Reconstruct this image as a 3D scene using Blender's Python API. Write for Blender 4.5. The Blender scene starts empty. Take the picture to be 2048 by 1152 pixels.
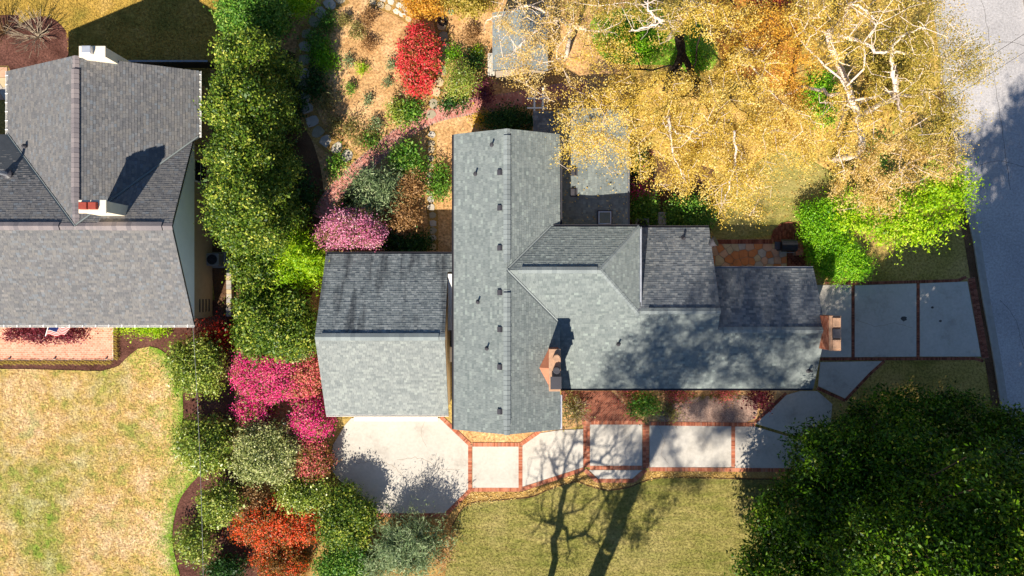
import bpy, bmesh, math
import numpy as np
from mathutils import Vector
from mathutils.geometry import tessellate_polygon

# ------------------------------------------------------------------ camera, sky, sun, exposure
H, F = 41.0, 1367.0            # drone height in metres, focal length in photo pixels
S = H / F                      # metres per photo pixel on the ground
sc = bpy.context.scene
COL = sc.collection
cam_d = bpy.data.cameras.new('camera'); cam = bpy.data.objects.new('camera', cam_d); COL.objects.link(cam)
cam_d.sensor_width = 36.0; cam_d.lens = F / 2048 * 36.0; cam_d.clip_start = 0.5; cam_d.clip_end = 2000
cam.location = (0, 0, H); cam.rotation_euler = (0, 0, 0)
sc.camera = cam
SUN_EL, SUN_AZ = 42.0, 20.0    # elevation; shadows fall this many degrees east of image-up
world = bpy.data.worlds.new('World'); sc.world = world; world.use_nodes = True
wn = world.node_tree
sky = wn.nodes.new('ShaderNodeTexSky'); sky.sky_type = 'NISHITA'; sky.sun_disc = False; sky.air_density = 0.9; sky.ozone_density = 5.0; sky.dust_density = 0.1
sky.sun_elevation = math.radians(SUN_EL); sky.sun_rotation = math.radians(180 + SUN_AZ)
wn.links.new(sky.outputs[0], wn.nodes['Background'].inputs[0])
wn.nodes['Background'].inputs[1].default_value = 0.075
sun_d = bpy.data.lights.new('sun', 'SUN'); sun_d.energy = 5.0; sun_d.angle = math.radians(0.6); sun_d.color = (1.0, 0.93, 0.81)
sun = bpy.data.objects.new('sun', sun_d); COL.objects.link(sun)
_el, _az = math.radians(SUN_EL), math.radians(SUN_AZ)
sun.rotation_euler = Vector((math.sin(_az) * math.cos(_el), math.cos(_az) * math.cos(_el), -math.sin(_el))).to_track_quat('-Z', 'Y').to_euler()
sun.location = (-20, -60, 80)
sc.view_settings.view_transform = 'Standard'; sc.view_settings.look = 'None'
sc.view_settings.exposure = 0.95; sc.view_settings.gamma = 1.0
sc.render.engine = 'CYCLES'
sc.cycles.max_bounces = 6; sc.cycles.diffuse_bounces = 3; sc.cycles.transmission_bounces = 3
sc.cycles.transparent_max_bounces = 4

# ------------------------------------------------------------------ helpers
def g(px, py):                                   # photo pixel -> ground point
    return ((px - 1024) * S, (576 - py) * S)
def p3(px, py, h):                               # photo pixel + height -> point
    k = (H - h) / F
    return ((px - 1024) * k, (576 - py) * k, h)
def gp(dx, dy, h=0.0):                           # ground-pixel offsets from the nadir (y down) -> point
    return (dx * S, -dy * S, h)

def tag(o, label=None, cat=None, group=None, kind=None):
    if label: o['label'] = label
    if cat: o['category'] = cat
    if group: o['group'] = group
    if kind: o['kind'] = kind
    return o
def empty(name, loc, label=None, cat=None, group=None):
    o = bpy.data.objects.new(name, None); COL.objects.link(o); o.location = loc
    o.empty_display_size = 0.2
    return tag(o, label, cat, group)
def link(name, me, mat=None, parent=None, kind=None, smooth=False):
    o = bpy.data.objects.new(name, me); COL.objects.link(o)
    if mat is not None and not me.materials: me.materials.append(mat)
    if parent is not None:
        o.parent = parent
        l = Vector((0, 0, 0)); q = parent
        while q is not None: l += q.location; q = q.parent
        o.location = -l
    if kind: o['kind'] = kind
    if smooth:
        me.polygons.foreach_set('use_smooth', [True] * len(me.polygons))
    return o
def rel(o):                                      # mesh built in world space under a moved parent is already offset by link()
    return o

class MB:
    """collects shapes of one mesh"""
    def __init__(s): s.v = []; s.f = []
    def poly(s, pts):
        b = len(s.v); s.v += [tuple(p) for p in pts]; s.f.append(tuple(range(b, b + len(pts))))
    def prism(s, pts2, z0, z1):
        n = len(pts2); b = len(s.v)
        a = sum(pts2[i][0] * pts2[(i + 1) % n][1] - pts2[(i + 1) % n][0] * pts2[i][1] for i in range(n))
        if a < 0: pts2 = pts2[::-1]
        s.v += [(x, y, z0) for x, y in pts2] + [(x, y, z1) for x, y in pts2]
        s.f.append(tuple(range(b + n, b + 2 * n))); s.f.append(tuple(range(b + n - 1, b - 1, -1)))
        for i in range(n):
            j = (i + 1) % n; s.f.append((b + i, b + j, b + n + j, b + n + i))
    def box(s, c, d, rz=0.0):
        x, y, z = c; a, b_, h = d[0] / 2, d[1] / 2, d[2] / 2
        cs, sn = math.cos(rz), math.sin(rz)
        s.prism([(x + u * cs - w * sn, y + u * sn + w * cs) for u, w in ((-a, -b_), (a, -b_), (a, b_), (-a, b_))], z - h, z + h)
    def slab(s, pts3, t):                        # planar polygon with thickness t downward
        n = len(pts3); b = len(s.v)
        s.v += [tuple(p) for p in pts3] + [(p[0], p[1], p[2] - t) for p in pts3]
        s.f.append(tuple(range(b, b + n))); s.f.append(tuple(range(b + 2 * n - 1, b + n - 1, -1)))
        for i in range(n):
            j = (i + 1) % n; s.f.append((b + j, b + i, b + n + i, b + n + j))
    def tube(s, pts, rad, n=8, cap=True):
        pts = [Vector(p) for p in pts]; m = len(pts)
        if not hasattr(rad, '__len__'): rad = [rad] * m
        b = len(s.v)
        for i, p in enumerate(pts):
            d = (pts[min(i + 1, m - 1)] - pts[max(i - 1, 0)]).normalized()
            u = d.cross(Vector((0.31, 0.17, 1)) if abs(d.z) < .9 else Vector((1, .2, 0))).normalized(); w = d.cross(u)
            for k in range(n):
                a = 2 * math.pi * k / n
                s.v.append(tuple(p + (u * math.cos(a) + w * math.sin(a)) * rad[i]))
        for i in range(m - 1):
            for k in range(n):
                k2 = (k + 1) % n
                s.f.append((b + i * n + k, b + i * n + k2, b + (i + 1) * n + k2, b + (i + 1) * n + k))
        if cap:
            s.f.append(tuple(b + k for k in range(n - 1, -1, -1))); s.f.append(tuple(b + (m - 1) * n + k for k in range(n)))
    def ring(s, c, r, rr, n=24, k=8):
        b = len(s.v)
        for i in range(n):
            a = 2 * math.pi * i / n
            for j in range(k):
                t = 2 * math.pi * j / k; q = r + rr * math.cos(t)
                s.v.append((c[0] + q * math.cos(a), c[1] + q * math.sin(a), c[2] + rr * math.sin(t)))
        for i in range(n):
            for j in range(k):
                s.f.append((b + i * k + j, b + ((i + 1) % n) * k + j, b + ((i + 1) % n) * k + (j + 1) % k, b + i * k + (j + 1) % k))
    def mesh(s, name):
        me = bpy.data.meshes.new(name); me.from_pydata(s.v, [], s.f); me.validate(); me.update(); return me
    def build(s, name, mat, parent=None, kind=None, smooth=False, bevel=0.0):
        me = s.mesh(name)
        if bevel:
            bm = bmesh.new(); bm.from_mesh(me)
            bmesh.ops.remove_doubles(bm, verts=bm.verts, dist=1e-5)
            bmesh.ops.bevel(bm, geom=list(bm.edges), offset=bevel, segments=1, affect='EDGES'); bm.to_mesh(me); bm.free()
        return link(name, me, mat, parent, kind, smooth)

# ------------------------------------------------------------------ materials
def new_mat(name, rough=0.8, spec=0.3):
    m = bpy.data.materials.new(name); m.use_nodes = True
    b = m.node_tree.nodes['Principled BSDF']
    b.inputs['Roughness'].default_value = rough; b.inputs['Specular IOR Level'].default_value = spec
    return m, m.node_tree, b
def N(nt, typ, **kw):
    n = nt.nodes.new(typ)
    for k, v in kw.items(): setattr(n, k, v)
    return n
def ramp(nt, stops):
    r = N(nt, 'ShaderNodeValToRGB'); e = r.color_ramp.elements
    while len(e) < len(stops): e.new(0.5)
    for i, (p, c) in enumerate(stops):
        e[i].position = p; e[i].color = (*c, 1)
    return r
def noise(nt, scale, detail=4, rough=0.6, vec=None, dist=0.0, stretch=None):
    n = N(nt, 'ShaderNodeTexNoise'); n.inputs['Scale'].default_value = scale
    n.inputs['Detail'].default_value = detail; n.inputs['Roughness'].default_value = rough; n.inputs['Distortion'].default_value = dist
    geo = vec or N(nt, 'ShaderNodeNewGeometry').outputs['Position']
    if stretch:
        mp = N(nt, 'ShaderNodeMapping'); mp.inputs['Scale'].default_value = stretch; nt.links.new(geo, mp.inputs['Vector']); geo = mp.outputs[0]
    nt.links.new(geo, n.inputs['Vector']); return n
def mixc(nt, a, b, fac, mode='MIX'):
    m = N(nt, 'ShaderNodeMix', data_type='RGBA', blend_type=mode)
    for s, v in ((m.inputs[0], fac), (m.inputs[6], a), (m.inputs[7], b)):
        if hasattr(v, 'links') or hasattr(v, 'is_linked'): nt.links.new(v, s)
        else: s.default_value = v if not isinstance(v, tuple) else (*v, 1)
    return m.outputs[2]
def bump(nt, b, src, strength, dist=0.02):
    bp = N(nt, 'ShaderNodeBump'); bp.inputs['Strength'].default_value = strength; bp.inputs['Distance'].default_value = dist
    nt.links.new(src, bp.inputs['Height']); nt.links.new(bp.outputs[0], b.inputs['Normal'])
def spread(nt, v, a, b):
    m = N(nt, 'ShaderNodeMapRange'); m.inputs[1].default_value = a; m.inputs[2].default_value = b
    nt.links.new(v, m.inputs[0]); return m.outputs[0]

def plain(name, c, rough=0.6, spec=0.3, metal=0.0, var=0.12, scale=3.0):
    m, nt, b = new_mat(name, rough, spec); b.inputs['Metallic'].default_value = metal
    n = noise(nt, scale, 5)
    r = ramp(nt, [(0.3, tuple(x * (1 - var) for x in c)), (0.7, tuple(min(1, x * (1 + var)) for x in c))])
    nt.links.new(n.outputs[0], r.inputs[0]); nt.links.new(r.outputs[0], b.inputs['Base Color']); return m
def ground_mat(name, big, fine, bigscale=0.25, finescale=14.0, fmix=0.5, bumpk=0.5, mid=None, midscale=1.2, rough=0.95, edge=None, midstretch=None):
    """patches (big ramp) with grain (fine ramp)"""
    m, nt, b = new_mat(name, rough, 0.1)
    n1 = noise(nt, bigscale, 6, 0.62, dist=0.4); r1 = ramp(nt, big); nt.links.new(n1.outputs[0], r1.inputs[0])
    c = r1.outputs[0]
    if mid:
        n3 = noise(nt, midscale, 6, 0.7, stretch=midstretch); r3 = ramp(nt, mid); nt.links.new(n3.outputs[0], r3.inputs[0])
        c = mixc(nt, c, r3.outputs[0], 0.45)
    if edge:                                     # greener watered margin: attribute x noise
        at = N(nt, 'ShaderNodeAttribute', attribute_name='edge'); ne = noise(nt, 1.6, 5, 0.65); ad = N(nt, 'ShaderNodeMath', operation='MULTIPLY_ADD'); ad.inputs[1].default_value = 1.5; ad.inputs[2].default_value = -0.75
        nt.links.new(ne.outputs[0], ad.inputs[0]); sm = N(nt, 'ShaderNodeMath', operation='ADD'); nt.links.new(at.outputs['Fac'], sm.inputs[0]); nt.links.new(ad.outputs[0], sm.inputs[1])
        c = mixc(nt, c, edge, spread(nt, sm.outputs[0], 0.4, 0.95))
    n2 = noise(nt, finescale, 6, 0.75); r2 = ramp(nt, fine); nt.links.new(n2.outputs[0], r2.inputs[0])
    c = mixc(nt, c, r2.outputs[0], fmix, 'OVERLAY')
    nt.links.new(c, b.inputs['Base Color']); bump(nt, b, n2.outputs[0], bumpk, 0.06); return m
def island_mat(name, stops, rough=0.85, nz=0.35, nscale=0.6, spec=0.2, stain=None):
    m, nt, b = new_mat(name, rough, spec)
    rnd = N(nt, 'ShaderNodeNewGeometry').outputs['Random Per Island']
    n = noise(nt, nscale, 5, 0.65); nn = noise(nt, 25.0, 3, 0.7)
    r = ramp(nt, stops); nt.links.new(rnd, r.inputs[0])
    r2 = ramp(nt, [(0.3, (1 - nz,) * 3), (0.7, (1.0,) * 3)]); nt.links.new(n.outputs[0], r2.inputs[0])
    r3 = ramp(nt, [(0.3, (0.82,) * 3), (0.7, (1.05,) * 3)]); nt.links.new(nn.outputs[0], r3.inputs[0])
    c = mixc(nt, r.outputs[0], r2.outputs[0], 1.0, 'MULTIPLY'); c = mixc(nt, c, r3.outputs[0], 1.0, 'MULTIPLY')
    if stain:
        ns = noise(nt, 0.9, 4, 0.6, stretch=(2.2, 0.35, 0.35)); rs = ramp(nt, [(0.5, (1, 1, 1)), (0.68, stain)]); nt.links.new(ns.outputs[0], rs.inputs[0])
        c = mixc(nt, c, rs.outputs[0], 1.0, 'MULTIPLY')
    nt.links.new(c, b.inputs['Base Color']); bump(nt, b, nn.outputs[0], 0.3, 0.01); return m
def leaf_mat(name, leaf, flower=None, rough=0.5, spec=0.35, trans=0.35):
    """leaf colours from the per-leaf attribute: r = leaf, g = clump, b = blossom flag"""
    m, nt, b = new_mat(name, rough, spec)
    a = N(nt, 'ShaderNodeAttribute', attribute_name='lf'); sp = N(nt, 'ShaderNodeSeparateColor'); nt.links.new(a.outputs['Color'], sp.inputs[0])
    mx = N(nt, 'ShaderNodeMath', operation='MULTIPLY_ADD'); mx.inputs[1].default_value = 0.55
    m2 = N(nt, 'ShaderNodeMath', operation='MULTIPLY'); m2.inputs[1].default_value = 0.45
    nt.links.new(sp.outputs[0], mx.inputs[0]); nt.links.new(sp.outputs[1], m2.inputs[0]); nt.links.new(m2.outputs[0], mx.inputs[2])
    r = ramp(nt, leaf); nt.links.new(mx.outputs[0], r.inputs[0]); c = r.outputs[0]
    if flower:
        r2 = ramp(nt, flower); nt.links.new(mx.outputs[0], r2.inputs[0]); c = mixc(nt, c, r2.outputs[0], sp.outputs[2])
    nt.links.new(c, b.inputs['Base Color'])
    t = N(nt, 'ShaderNodeBsdfTranslucent'); nt.links.new(c, t.inputs[0])
    ms = N(nt, 'ShaderNodeMixShader'); ms.inputs[0].default_value = trans
    nt.links.new(b.outputs[0], ms.inputs[1]); nt.links.new(t.outputs[0], ms.inputs[2])
    nt.links.new(ms.outputs[0], nt.nodes['Material Output'].inputs['Surface']); return m

def gam(*c): return tuple((x / 255.0) ** 2.2 for x in c)      # sRGB 8-bit -> linear
M = {}
GR = [(0.36, (.08,) * 3), (0.64, (.92,) * 3)]
M['ground'] = ground_mat('dry_grass', [(0.3, gam(112, 104, 48)), (0.5, gam(148, 128, 70)), (0.7, gam(168, 140, 88))], GR, 0.3, 7, 0.6, 0.9)
M['lawn_front'] = ground_mat('lawn_front', [(0.34, gam(108, 110, 50)), (0.5, gam(134, 126, 68)), (0.68, gam(156, 142, 90))], GR, 0.4, 7, 0.45, 0.6, mid=[(0.36, gam(100, 106, 48)), (0.66, gam(160, 142, 92))], midscale=1.3, midstretch=(0.35, 1.7, 1.0))
NLAWN = dict(big=[(0.38, gam(124, 142, 56)), (0.46, gam(162, 152, 86)), (0.55, gam(194, 158, 98)), (0.66, gam(212, 184, 146))], fine=GR, bigscale=0.17, finescale=7, fmix=0.45, bumpk=0.6, mid=[(0.39, gam(126, 146, 62)), (0.48, gam(190, 160, 98)), (0.62, gam(216, 192, 156))], midscale=0.75)
M['lawn_neighbour'] = ground_mat('lawn_neighbour', **NLAWN)
M['lawn_margin'] = ground_mat('lawn_margin', edge=gam(104, 134, 44), **NLAWN)
M['lawn_back'] = ground_mat('lawn_back', [(0.3, gam(132, 116, 54)), (0.55, gam(168, 136, 66)), (0.72, gam(184, 152, 86))], GR, 0.6, 7, 0.45, 0.6)
M['edge_grass'] = ground_mat('edge_grass', [(0.35, gam(96, 140, 40)), (0.65, gam(142, 164, 62))], GR, 0.8, 8, 0.6, 0.8)
M['straw'] = ground_mat('pine_straw', [(0.32, gam(138, 102, 66)), (0.5, gam(184, 142, 98)), (0.68, gam(208, 172, 130))], GR, 0.6, 7, 0.6, 0.9, mid=[(0.35, gam(148, 108, 64)), (0.65, gam(212, 170, 118))], midscale=2.5)
M['mulch'] = ground_mat('bark_mulch', [(0.3, gam(66, 42, 36)), (0.7, gam(110, 76, 66))], GR, 0.8, 9, 0.6, 1.0)
M['litter'] = ground_mat('leaf_litter', [(0.3, gam(126, 96, 54)), (0.7, gam(188, 152, 92))], [(0.3, (.15,) * 3), (0.7, (.85,) * 3)], 1.2, 16, 0.9, 1.0)
M['litter_gold'] = ground_mat('gold_litter', [(0.34, gam(128, 112, 50)), (0.5, gam(180, 146, 82)), (0.68, gam(204, 168, 108))], GR, 0.5, 6, 0.6, 0.8, mid=[(0.36, gam(110, 120, 44)), (0.55, gam(190, 150, 84)), (0.7, gam(210, 176, 120))], midscale=0.8)
M['orange_straw'] = ground_mat('orange_straw', [(0.3, gam(150, 92, 44)), (0.7, gam(206, 138, 70))], [(0.3, (.2,) * 3), (0.7, (.8,) * 3)], 0.7, 14, 0.8, 0.8)
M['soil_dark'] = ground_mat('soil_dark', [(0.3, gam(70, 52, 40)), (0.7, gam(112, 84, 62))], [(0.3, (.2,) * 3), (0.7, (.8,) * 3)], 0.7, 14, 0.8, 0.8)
M['concrete'] = ground_mat('concrete', [(0.3, gam(168, 161, 151)), (0.7, gam(186, 179, 168))], [(0.3, (.40,) * 3), (0.7, (.58,) * 3)], 0.35, 6, 0.6, 0.08, rough=0.85, mid=[(0.32, gam(132, 124, 114)), (0.46, gam(176, 169, 158)), (0.7, gam(192, 185, 175))], midscale=0.55)
M['asphalt'] = ground_mat('road_surface', [(0.3, gam(148, 144, 143)), (0.7, gam(172, 167, 165))], [(0.35, (.33,) * 3), (0.65, (.66,) * 3)], 0.3, 8, 0.7, 0.3, rough=0.9)
M['patch'] = plain('road_patch', gam(140, 137, 138), 0.9, 0.1)
M['kerb'] = plain('kerb_concrete', gam(150, 144, 136), 0.9, 0.1)
M['gravel_bed'] = ground_mat('gravel_bed', [(0.3, gam(134, 108, 96)), (0.7, gam(172, 144, 128))], [(0.3, (.1,) * 3), (0.7, (.9,) * 3)], 1.0, 12, 0.9, 1.0)
M['brick'] = island_mat('brick', [(0.0, gam(150, 84, 62)), (0.4, gam(182, 108, 80)), (0.75, gam(202, 130, 98)), (1.0, gam(170, 120, 100))], 0.9, 0.3, 1.0)
M['brick_path'] = island_mat('brick_path', [(0.0, gam(172, 108, 96)), (0.5, gam(198, 132, 118)), (1.0, gam(208, 152, 138))], 0.9, 0.15, 1.2)
M['brick_dark'] = island_mat('brick_dark', [(0.0, gam(104, 58, 44)), (0.5, gam(134, 78, 60)), (1.0, gam(156, 98, 76))], 0.9, 0.3, 1.2)  # darker copy of the brick, shade on the entry walk put into its red
M['patio_brick'] = island_mat('patio_brick', [(0.0, gam(200, 130, 104)), (0.5, gam(214, 146, 120)), (1.0, gam(224, 164, 138))], 0.9, 0.12, 1.0)
M['patio_joint'] = plain('patio_joint', gam(236, 206, 182), 0.95, 0.1)
M['mortar'] = plain('mortar', gam(150, 128, 112), 0.95, 0.1)
M['flagstone'] = plain('flagstone', gam(186, 148, 120), 0.85, 0.15, var=0.2, scale=2.0)
M['flag_orange'] = plain('flagstone_orange', gam(190, 122, 78), 0.85, 0.15, var=0.15)
M['flag_grey'] = plain('flagstone_grey', gam(170, 160, 146), 0.85, 0.15, var=0.15)
M['flag_tan'] = plain('flagstone_tan', gam(180, 160, 126), 0.85, 0.15, var=0.15)
M['path_stone'] = plain('path_stone', gam(150, 140, 118), 0.9, 0.15, var=0.18, scale=4.0)
M['shingle_grey'] = island_mat('shingle_grey', [(0.0, gam(106, 113, 111)), (0.3, gam(116, 122, 120)), (0.7, gam(122, 128, 125)), (0.92, gam(129, 135, 131)), (1.0, gam(138, 146, 140))], 0.95, 0.06, 0.5, 0.15)
M['shingle_garage'] = island_mat('shingle_garage', [(0.0, gam(104, 110, 112)), (0.3, gam(118, 124, 124)), (0.7, gam(130, 135, 134)), (1.0, gam(146, 150, 148))], 0.95, 0.14, 0.5, 0.15, stain=(0.42, 0.42, 0.44))
M['shingle_pale'] = island_mat('shingle_pale', [(0.0, gam(116, 120, 118)), (0.3, gam(126, 130, 127)), (0.7, gam(134, 137, 133)), (1.0, gam(144, 148, 142))], 0.95, 0.08, 0.5, 0.15)
M['shingle_dark'] = island_mat('shingle_dark', [(0.0, gam(92, 98, 104)), (0.5, gam(112, 116, 120)), (1.0, gam(136, 138, 138))], 0.95, 0.2, 0.5, 0.15)  # bluish darker copy: shade of porch roof and rear slopes painted in
M['shingle_mauve'] = island_mat('shingle_mauve', [(0.0, gam(96, 96, 97)), (0.3, gam(106, 104, 104)), (0.6, gam(112, 110, 108)), (0.8, gam(118, 114, 110)), (0.9, gam(108, 112, 116)), (1.0, gam(126, 121, 117))], 0.95, 0.06, 0.5, 0.15)
M['cap_grey'] = island_mat('cap_grey', [(0.0, gam(118, 124, 124)), (1.0, gam(136, 142, 140))], 0.95, 0.1, 0.5, 0.15)
M['cap_mauve'] = island_mat('cap_mauve', [(0.0, gam(110, 104, 106)), (1.0, gam(138, 128, 126))], 0.95, 0.1, 0.5, 0.15)
M['fascia'] = plain('fascia_paint', gam(70, 72, 74), 0.5)
M['white'] = plain('white_paint', gam(226, 222, 214), 0.55, var=0.04)
M['white_shed'] = plain('weathered_white', gam(190, 182, 168), 0.8, var=0.1)
M['cream'] = plain('cream_stucco', gam(222, 206, 180), 0.85, var=0.06)
M['beige_wall'] = plain('beige_wall', gam(176, 152, 122), 0.9, var=0.06)
M['siding'] = plain('white_siding', gam(232, 230, 232), 0.7, var=0.03)
M['metal_dark'] = plain('dark_metal', gam(62, 60, 64), 0.5, 0.4)
M['metal_grey'] = plain('grey_metal', gam(130, 132, 136), 0.45, 0.5, 0.3)
M['galv'] = plain('galvanised', gam(188, 190, 196), 0.4, 0.5, 0.5)
M['copper'] = plain('copper_saddle', gam(166, 108, 82), 0.7, 0.3, 0.0)
M['chimney_brick'] = island_mat('chimney_brick', [(0.0, gam(150, 84, 60)), (0.5, gam(184, 108, 80)), (1.0, gam(206, 140, 108))], 0.9, 0.2, 1.0)
M['flue'] = plain('terracotta_flue', gam(140, 62, 50), 0.8)
M['mortar_cap'] = plain('mortar_cap', gam(168, 132, 106), 0.95, var=0.2, scale=6)
M['glass'] = plain('window_glass', gam(36, 44, 56), 0.08, 0.6, var=0.05)
M['skylight_glass'] = plain('skylight_glass', gam(110, 112, 96), 0.1, 0.6, var=0.3, scale=2)
M['black'] = plain('black_cover', gam(30, 30, 34), 0.6, 0.3)
M['hose'] = plain('rubber_hose', gam(52, 46, 44), 0.6)
M['green_lid'] = plain('green_plastic_lid', gam(110, 138, 108), 0.6)
M['wood_grey'] = plain('weathered_wood', gam(160, 146, 130), 0.9, var=0.2, scale=8)
M['dark_fence'] = plain('dark_fence', gam(60, 58, 54), 0.8)
M['crack'] = plain('crack_dirt', gam(140, 126, 112), 0.95, 0.05)
M['oil'] = plain('oil_stain', gam(70, 66, 64), 0.7)
M['cable'] = plain('cable_sheath', gam(150, 146, 144), 0.5)
M['cable_dark'] = plain('cable_dark', gam(60, 54, 52), 0.6)
M['bark'] = plain('bark_brown', gam(92, 74, 60), 0.95, 0.1, var=0.3, scale=5)
M['bark_pale'] = plain('bark_pale', gam(206, 188, 172), 0.9, 0.1, var=0.25, scale=2.2)
M['bark_black'] = plain('bark_shaded_black', gam(44, 38, 34), 0.9, 0.1, var=0.3, scale=3)  # near-black because the forked trunk's shade is put into the bark colour
M['twig_grey'] = plain('twig_grey', gam(160, 144, 122), 0.9, 0.1, var=0.2, scale=4)
M['twig_brown'] = plain('twig_brown', gam(112, 88, 62), 0.9, 0.1, var=0.2, scale=4)
# foliage
M['gold'] = leaf_mat('gold_leaf', [(0.1, gam(152, 126, 38)), (0.35, gam(206, 172, 66)), (0.65, gam(228, 196, 94)), (0.92, gam(244, 222, 152))], trans=0.4)
M['gold_pale'] = leaf_mat('gold_pale_leaf', [(0.1, gam(164, 132, 56)), (0.4, gam(208, 172, 88)), (0.8, gam(232, 204, 138))], trans=0.4)
M['gold_orange'] = leaf_mat('gold_orange_leaf', [(0.1, gam(166, 112, 32)), (0.4, gam(214, 154, 54)), (0.75, gam(230, 182, 76)), (0.95, gam(184, 166, 66))], trans=0.4)
M['gold_green'] = leaf_mat('gold_green_leaf', [(0.1, gam(112, 112, 34)), (0.45, gam(172, 152, 58)), (0.8, gam(214, 186, 100))], trans=0.4)
M['hedge'] = leaf_mat('evergreen_leaf', [(0.08, gam(36, 60, 14)), (0.4, gam(76, 106, 26)), (0.7, gam(126, 146, 42)), (0.93, gam(202, 200, 82))], trans=0.3, spec=0.4)  # wide ramp: palest stop paints sunlit tips into random clumps
M['holly'] = leaf_mat('holly_leaf', [(0.08, gam(70, 92, 26)), (0.4, gam(118, 140, 44)), (0.7, gam(164, 172, 68)), (0.93, gam(208, 202, 116))], trans=0.25, spec=0.5, rough=0.4)
M['pale_shrub'] = leaf_mat('pale_leaf', [(0.08, gam(82, 98, 42)), (0.4, gam(134, 144, 74)), (0.75, gam(186, 186, 116)), (0.95, gam(222, 216, 164))], trans=0.25, spec=0.5)
M['lime'] = leaf_mat('lime_leaf', [(0.08, gam(92, 138, 12)), (0.4, gam(146, 190, 20)), (0.75, gam(192, 216, 40)), (0.95, gam(220, 226, 90))], trans=0.45)
M['bright_hedge'] = leaf_mat('clipped_leaf', [(0.08, gam(64, 118, 10)), (0.5, gam(116, 176, 22)), (0.92, gam(166, 206, 48))], trans=0.35)
M['green'] = leaf_mat('green_leaf', [(0.08, gam(40, 80, 20)), (0.45, gam(82, 128, 38)), (0.8, gam(130, 162, 58)), (0.95, gam(176, 190, 92))], trans=0.3)
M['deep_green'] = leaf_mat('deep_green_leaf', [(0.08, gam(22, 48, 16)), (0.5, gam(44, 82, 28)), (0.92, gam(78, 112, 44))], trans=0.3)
M['magnolia'] = leaf_mat('magnolia_leaf', [(0.08, gam(26, 42, 6)), (0.45, gam(50, 82, 8)), (0.8, gam(92, 126, 18)), (0.96, gam(150, 152, 54))], trans=0.18, spec=0.2, rough=0.45)
M['greygreen'] = leaf_mat('greygreen_needle', [(0.08, gam(74, 94, 60)), (0.5, gam(118, 138, 90)), (0.92, gam(170, 180, 132))], trans=0.25)
M['pink'] = leaf_mat('redbud', [(0.1, gam(110, 90, 60)), (0.9, gam(150, 120, 80))], [(0.08, gam(176, 80, 118)), (0.45, gam(222, 128, 164)), (0.8, gam(236, 166, 190)), (0.95, gam(244, 204, 210))], trans=0.4)
M['magenta'] = leaf_mat('magenta_azalea', [(0.1, gam(76, 84, 30)), (0.6, gam(140, 110, 58)), (0.9, gam(176, 126, 78))], [(0.08, gam(190, 16, 100)), (0.4, gam(228, 44, 130)), (0.7, gam(238, 96, 142)), (0.95, gam(240, 138, 150))], trans=0.35)
M['coral'] = leaf_mat('coral_azalea', [(0.1, gam(96, 84, 34)), (0.6, gam(140, 102, 50)), (0.9, gam(176, 120, 70))], [(0.08, gam(206, 54, 106)), (0.5, gam(228, 108, 108)), (0.92, gam(236, 150, 124))], trans=0.35)
M['orange_red'] = leaf_mat('orange_azalea', [(0.08, gam(70, 60, 20)), (0.5, gam(130, 88, 34)), (0.9, gam(150, 110, 46))], [(0.08, gam(200, 54, 20)), (0.45, gam(238, 88, 30)), (0.8, gam(244, 124, 66)), (0.95, gam(236, 76, 70))], trans=0.35)
M['red'] = leaf_mat('red_azalea', [(0.08, gam(90, 70, 26)), (0.9, gam(150, 96, 44))], [(0.08, gam(200, 30, 44)), (0.45, gam(232, 66, 72)), (0.8, gam(240, 106, 96)), (0.95, gam(236, 140, 106))], trans=0.35)
M['maroon'] = leaf_mat('maroon_leaf', [(0.08, gam(66, 16, 26)), (0.5, gam(112, 34, 50)), (0.92, gam(150, 66, 78))], trans=0.3)
M['dark_red'] = leaf_mat('dark_red_leaf', [(0.08, gam(96, 20, 20)), (0.6, gam(160, 36, 28)), (0.92, gam(200, 80, 30))], trans=0.3)
M['tan_leaf'] = leaf_mat('tan_leaf', [(0.08, gam(116, 84, 46)), (0.5, gam(166, 126, 80)), (0.92, gam(196, 156, 108))], trans=0.35)
M['olive'] = leaf_mat('olive_leaf', [(0.08, gam(80, 76, 34)), (0.5, gam(134, 126, 66)), (0.92, gam(182, 172, 104))], trans=0.35)
M['yellow'] = leaf_mat('yellow_leaf', [(0.08, gam(160, 130, 20)), (0.9, gam(236, 206, 50))], trans=0.4)
M['purple'] = leaf_mat('purple_leaf', [(0.08, gam(70, 30, 44)), (0.5, gam(112, 56, 70)), (0.92, gam(150, 84, 90))], trans=0.3)

# ------------------------------------------------------------------ polygon tools
def clip_half(poly, a, b, c):                    # keep a*x+b*y<=c
    out = []; n = len(poly)
    for i in range(n):
        p, q = poly[i], poly[(i + 1) % n]
        dp, dq = a * p[0] + b * p[1] - c, a * q[0] + b * q[1] - c
        if dp <= 0: out.append(p)
        if (dp < 0 < dq) or (dq < 0 < dp):
            t = dp / (dp - dq); out.append((p[0] + t * (q[0] - p[0]), p[1] + t * (q[1] - p[1])))
    return out
def halfplanes(poly):                            # convex, any winding
    n = len(poly); ar = sum(poly[i][0] * poly[(i + 1) % n][1] - poly[(i + 1) % n][0] * poly[i][1] for i in range(n))
    if ar < 0: poly = poly[::-1]
    hp = []
    for i in range(n):
        (x0, y0), (x1, y1) = poly[i], poly[(i + 1) % n]
        a, b = (y1 - y0), -(x1 - x0); hp.append((a, b, a * x0 + b * y0))
    return hp
def clip_convex(sub, hp):
    for a, b, c in hp:
        if len(sub) < 3: return []
        sub = clip_half(sub, a, b, c)
    return sub if len(sub) >= 3 else []
def area(p): return abs(sum(p[i][0] * p[(i + 1) % len(p)][1] - p[(i + 1) % len(p)][0] * p[i][1] for i in range(len(p)))) / 2
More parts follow.
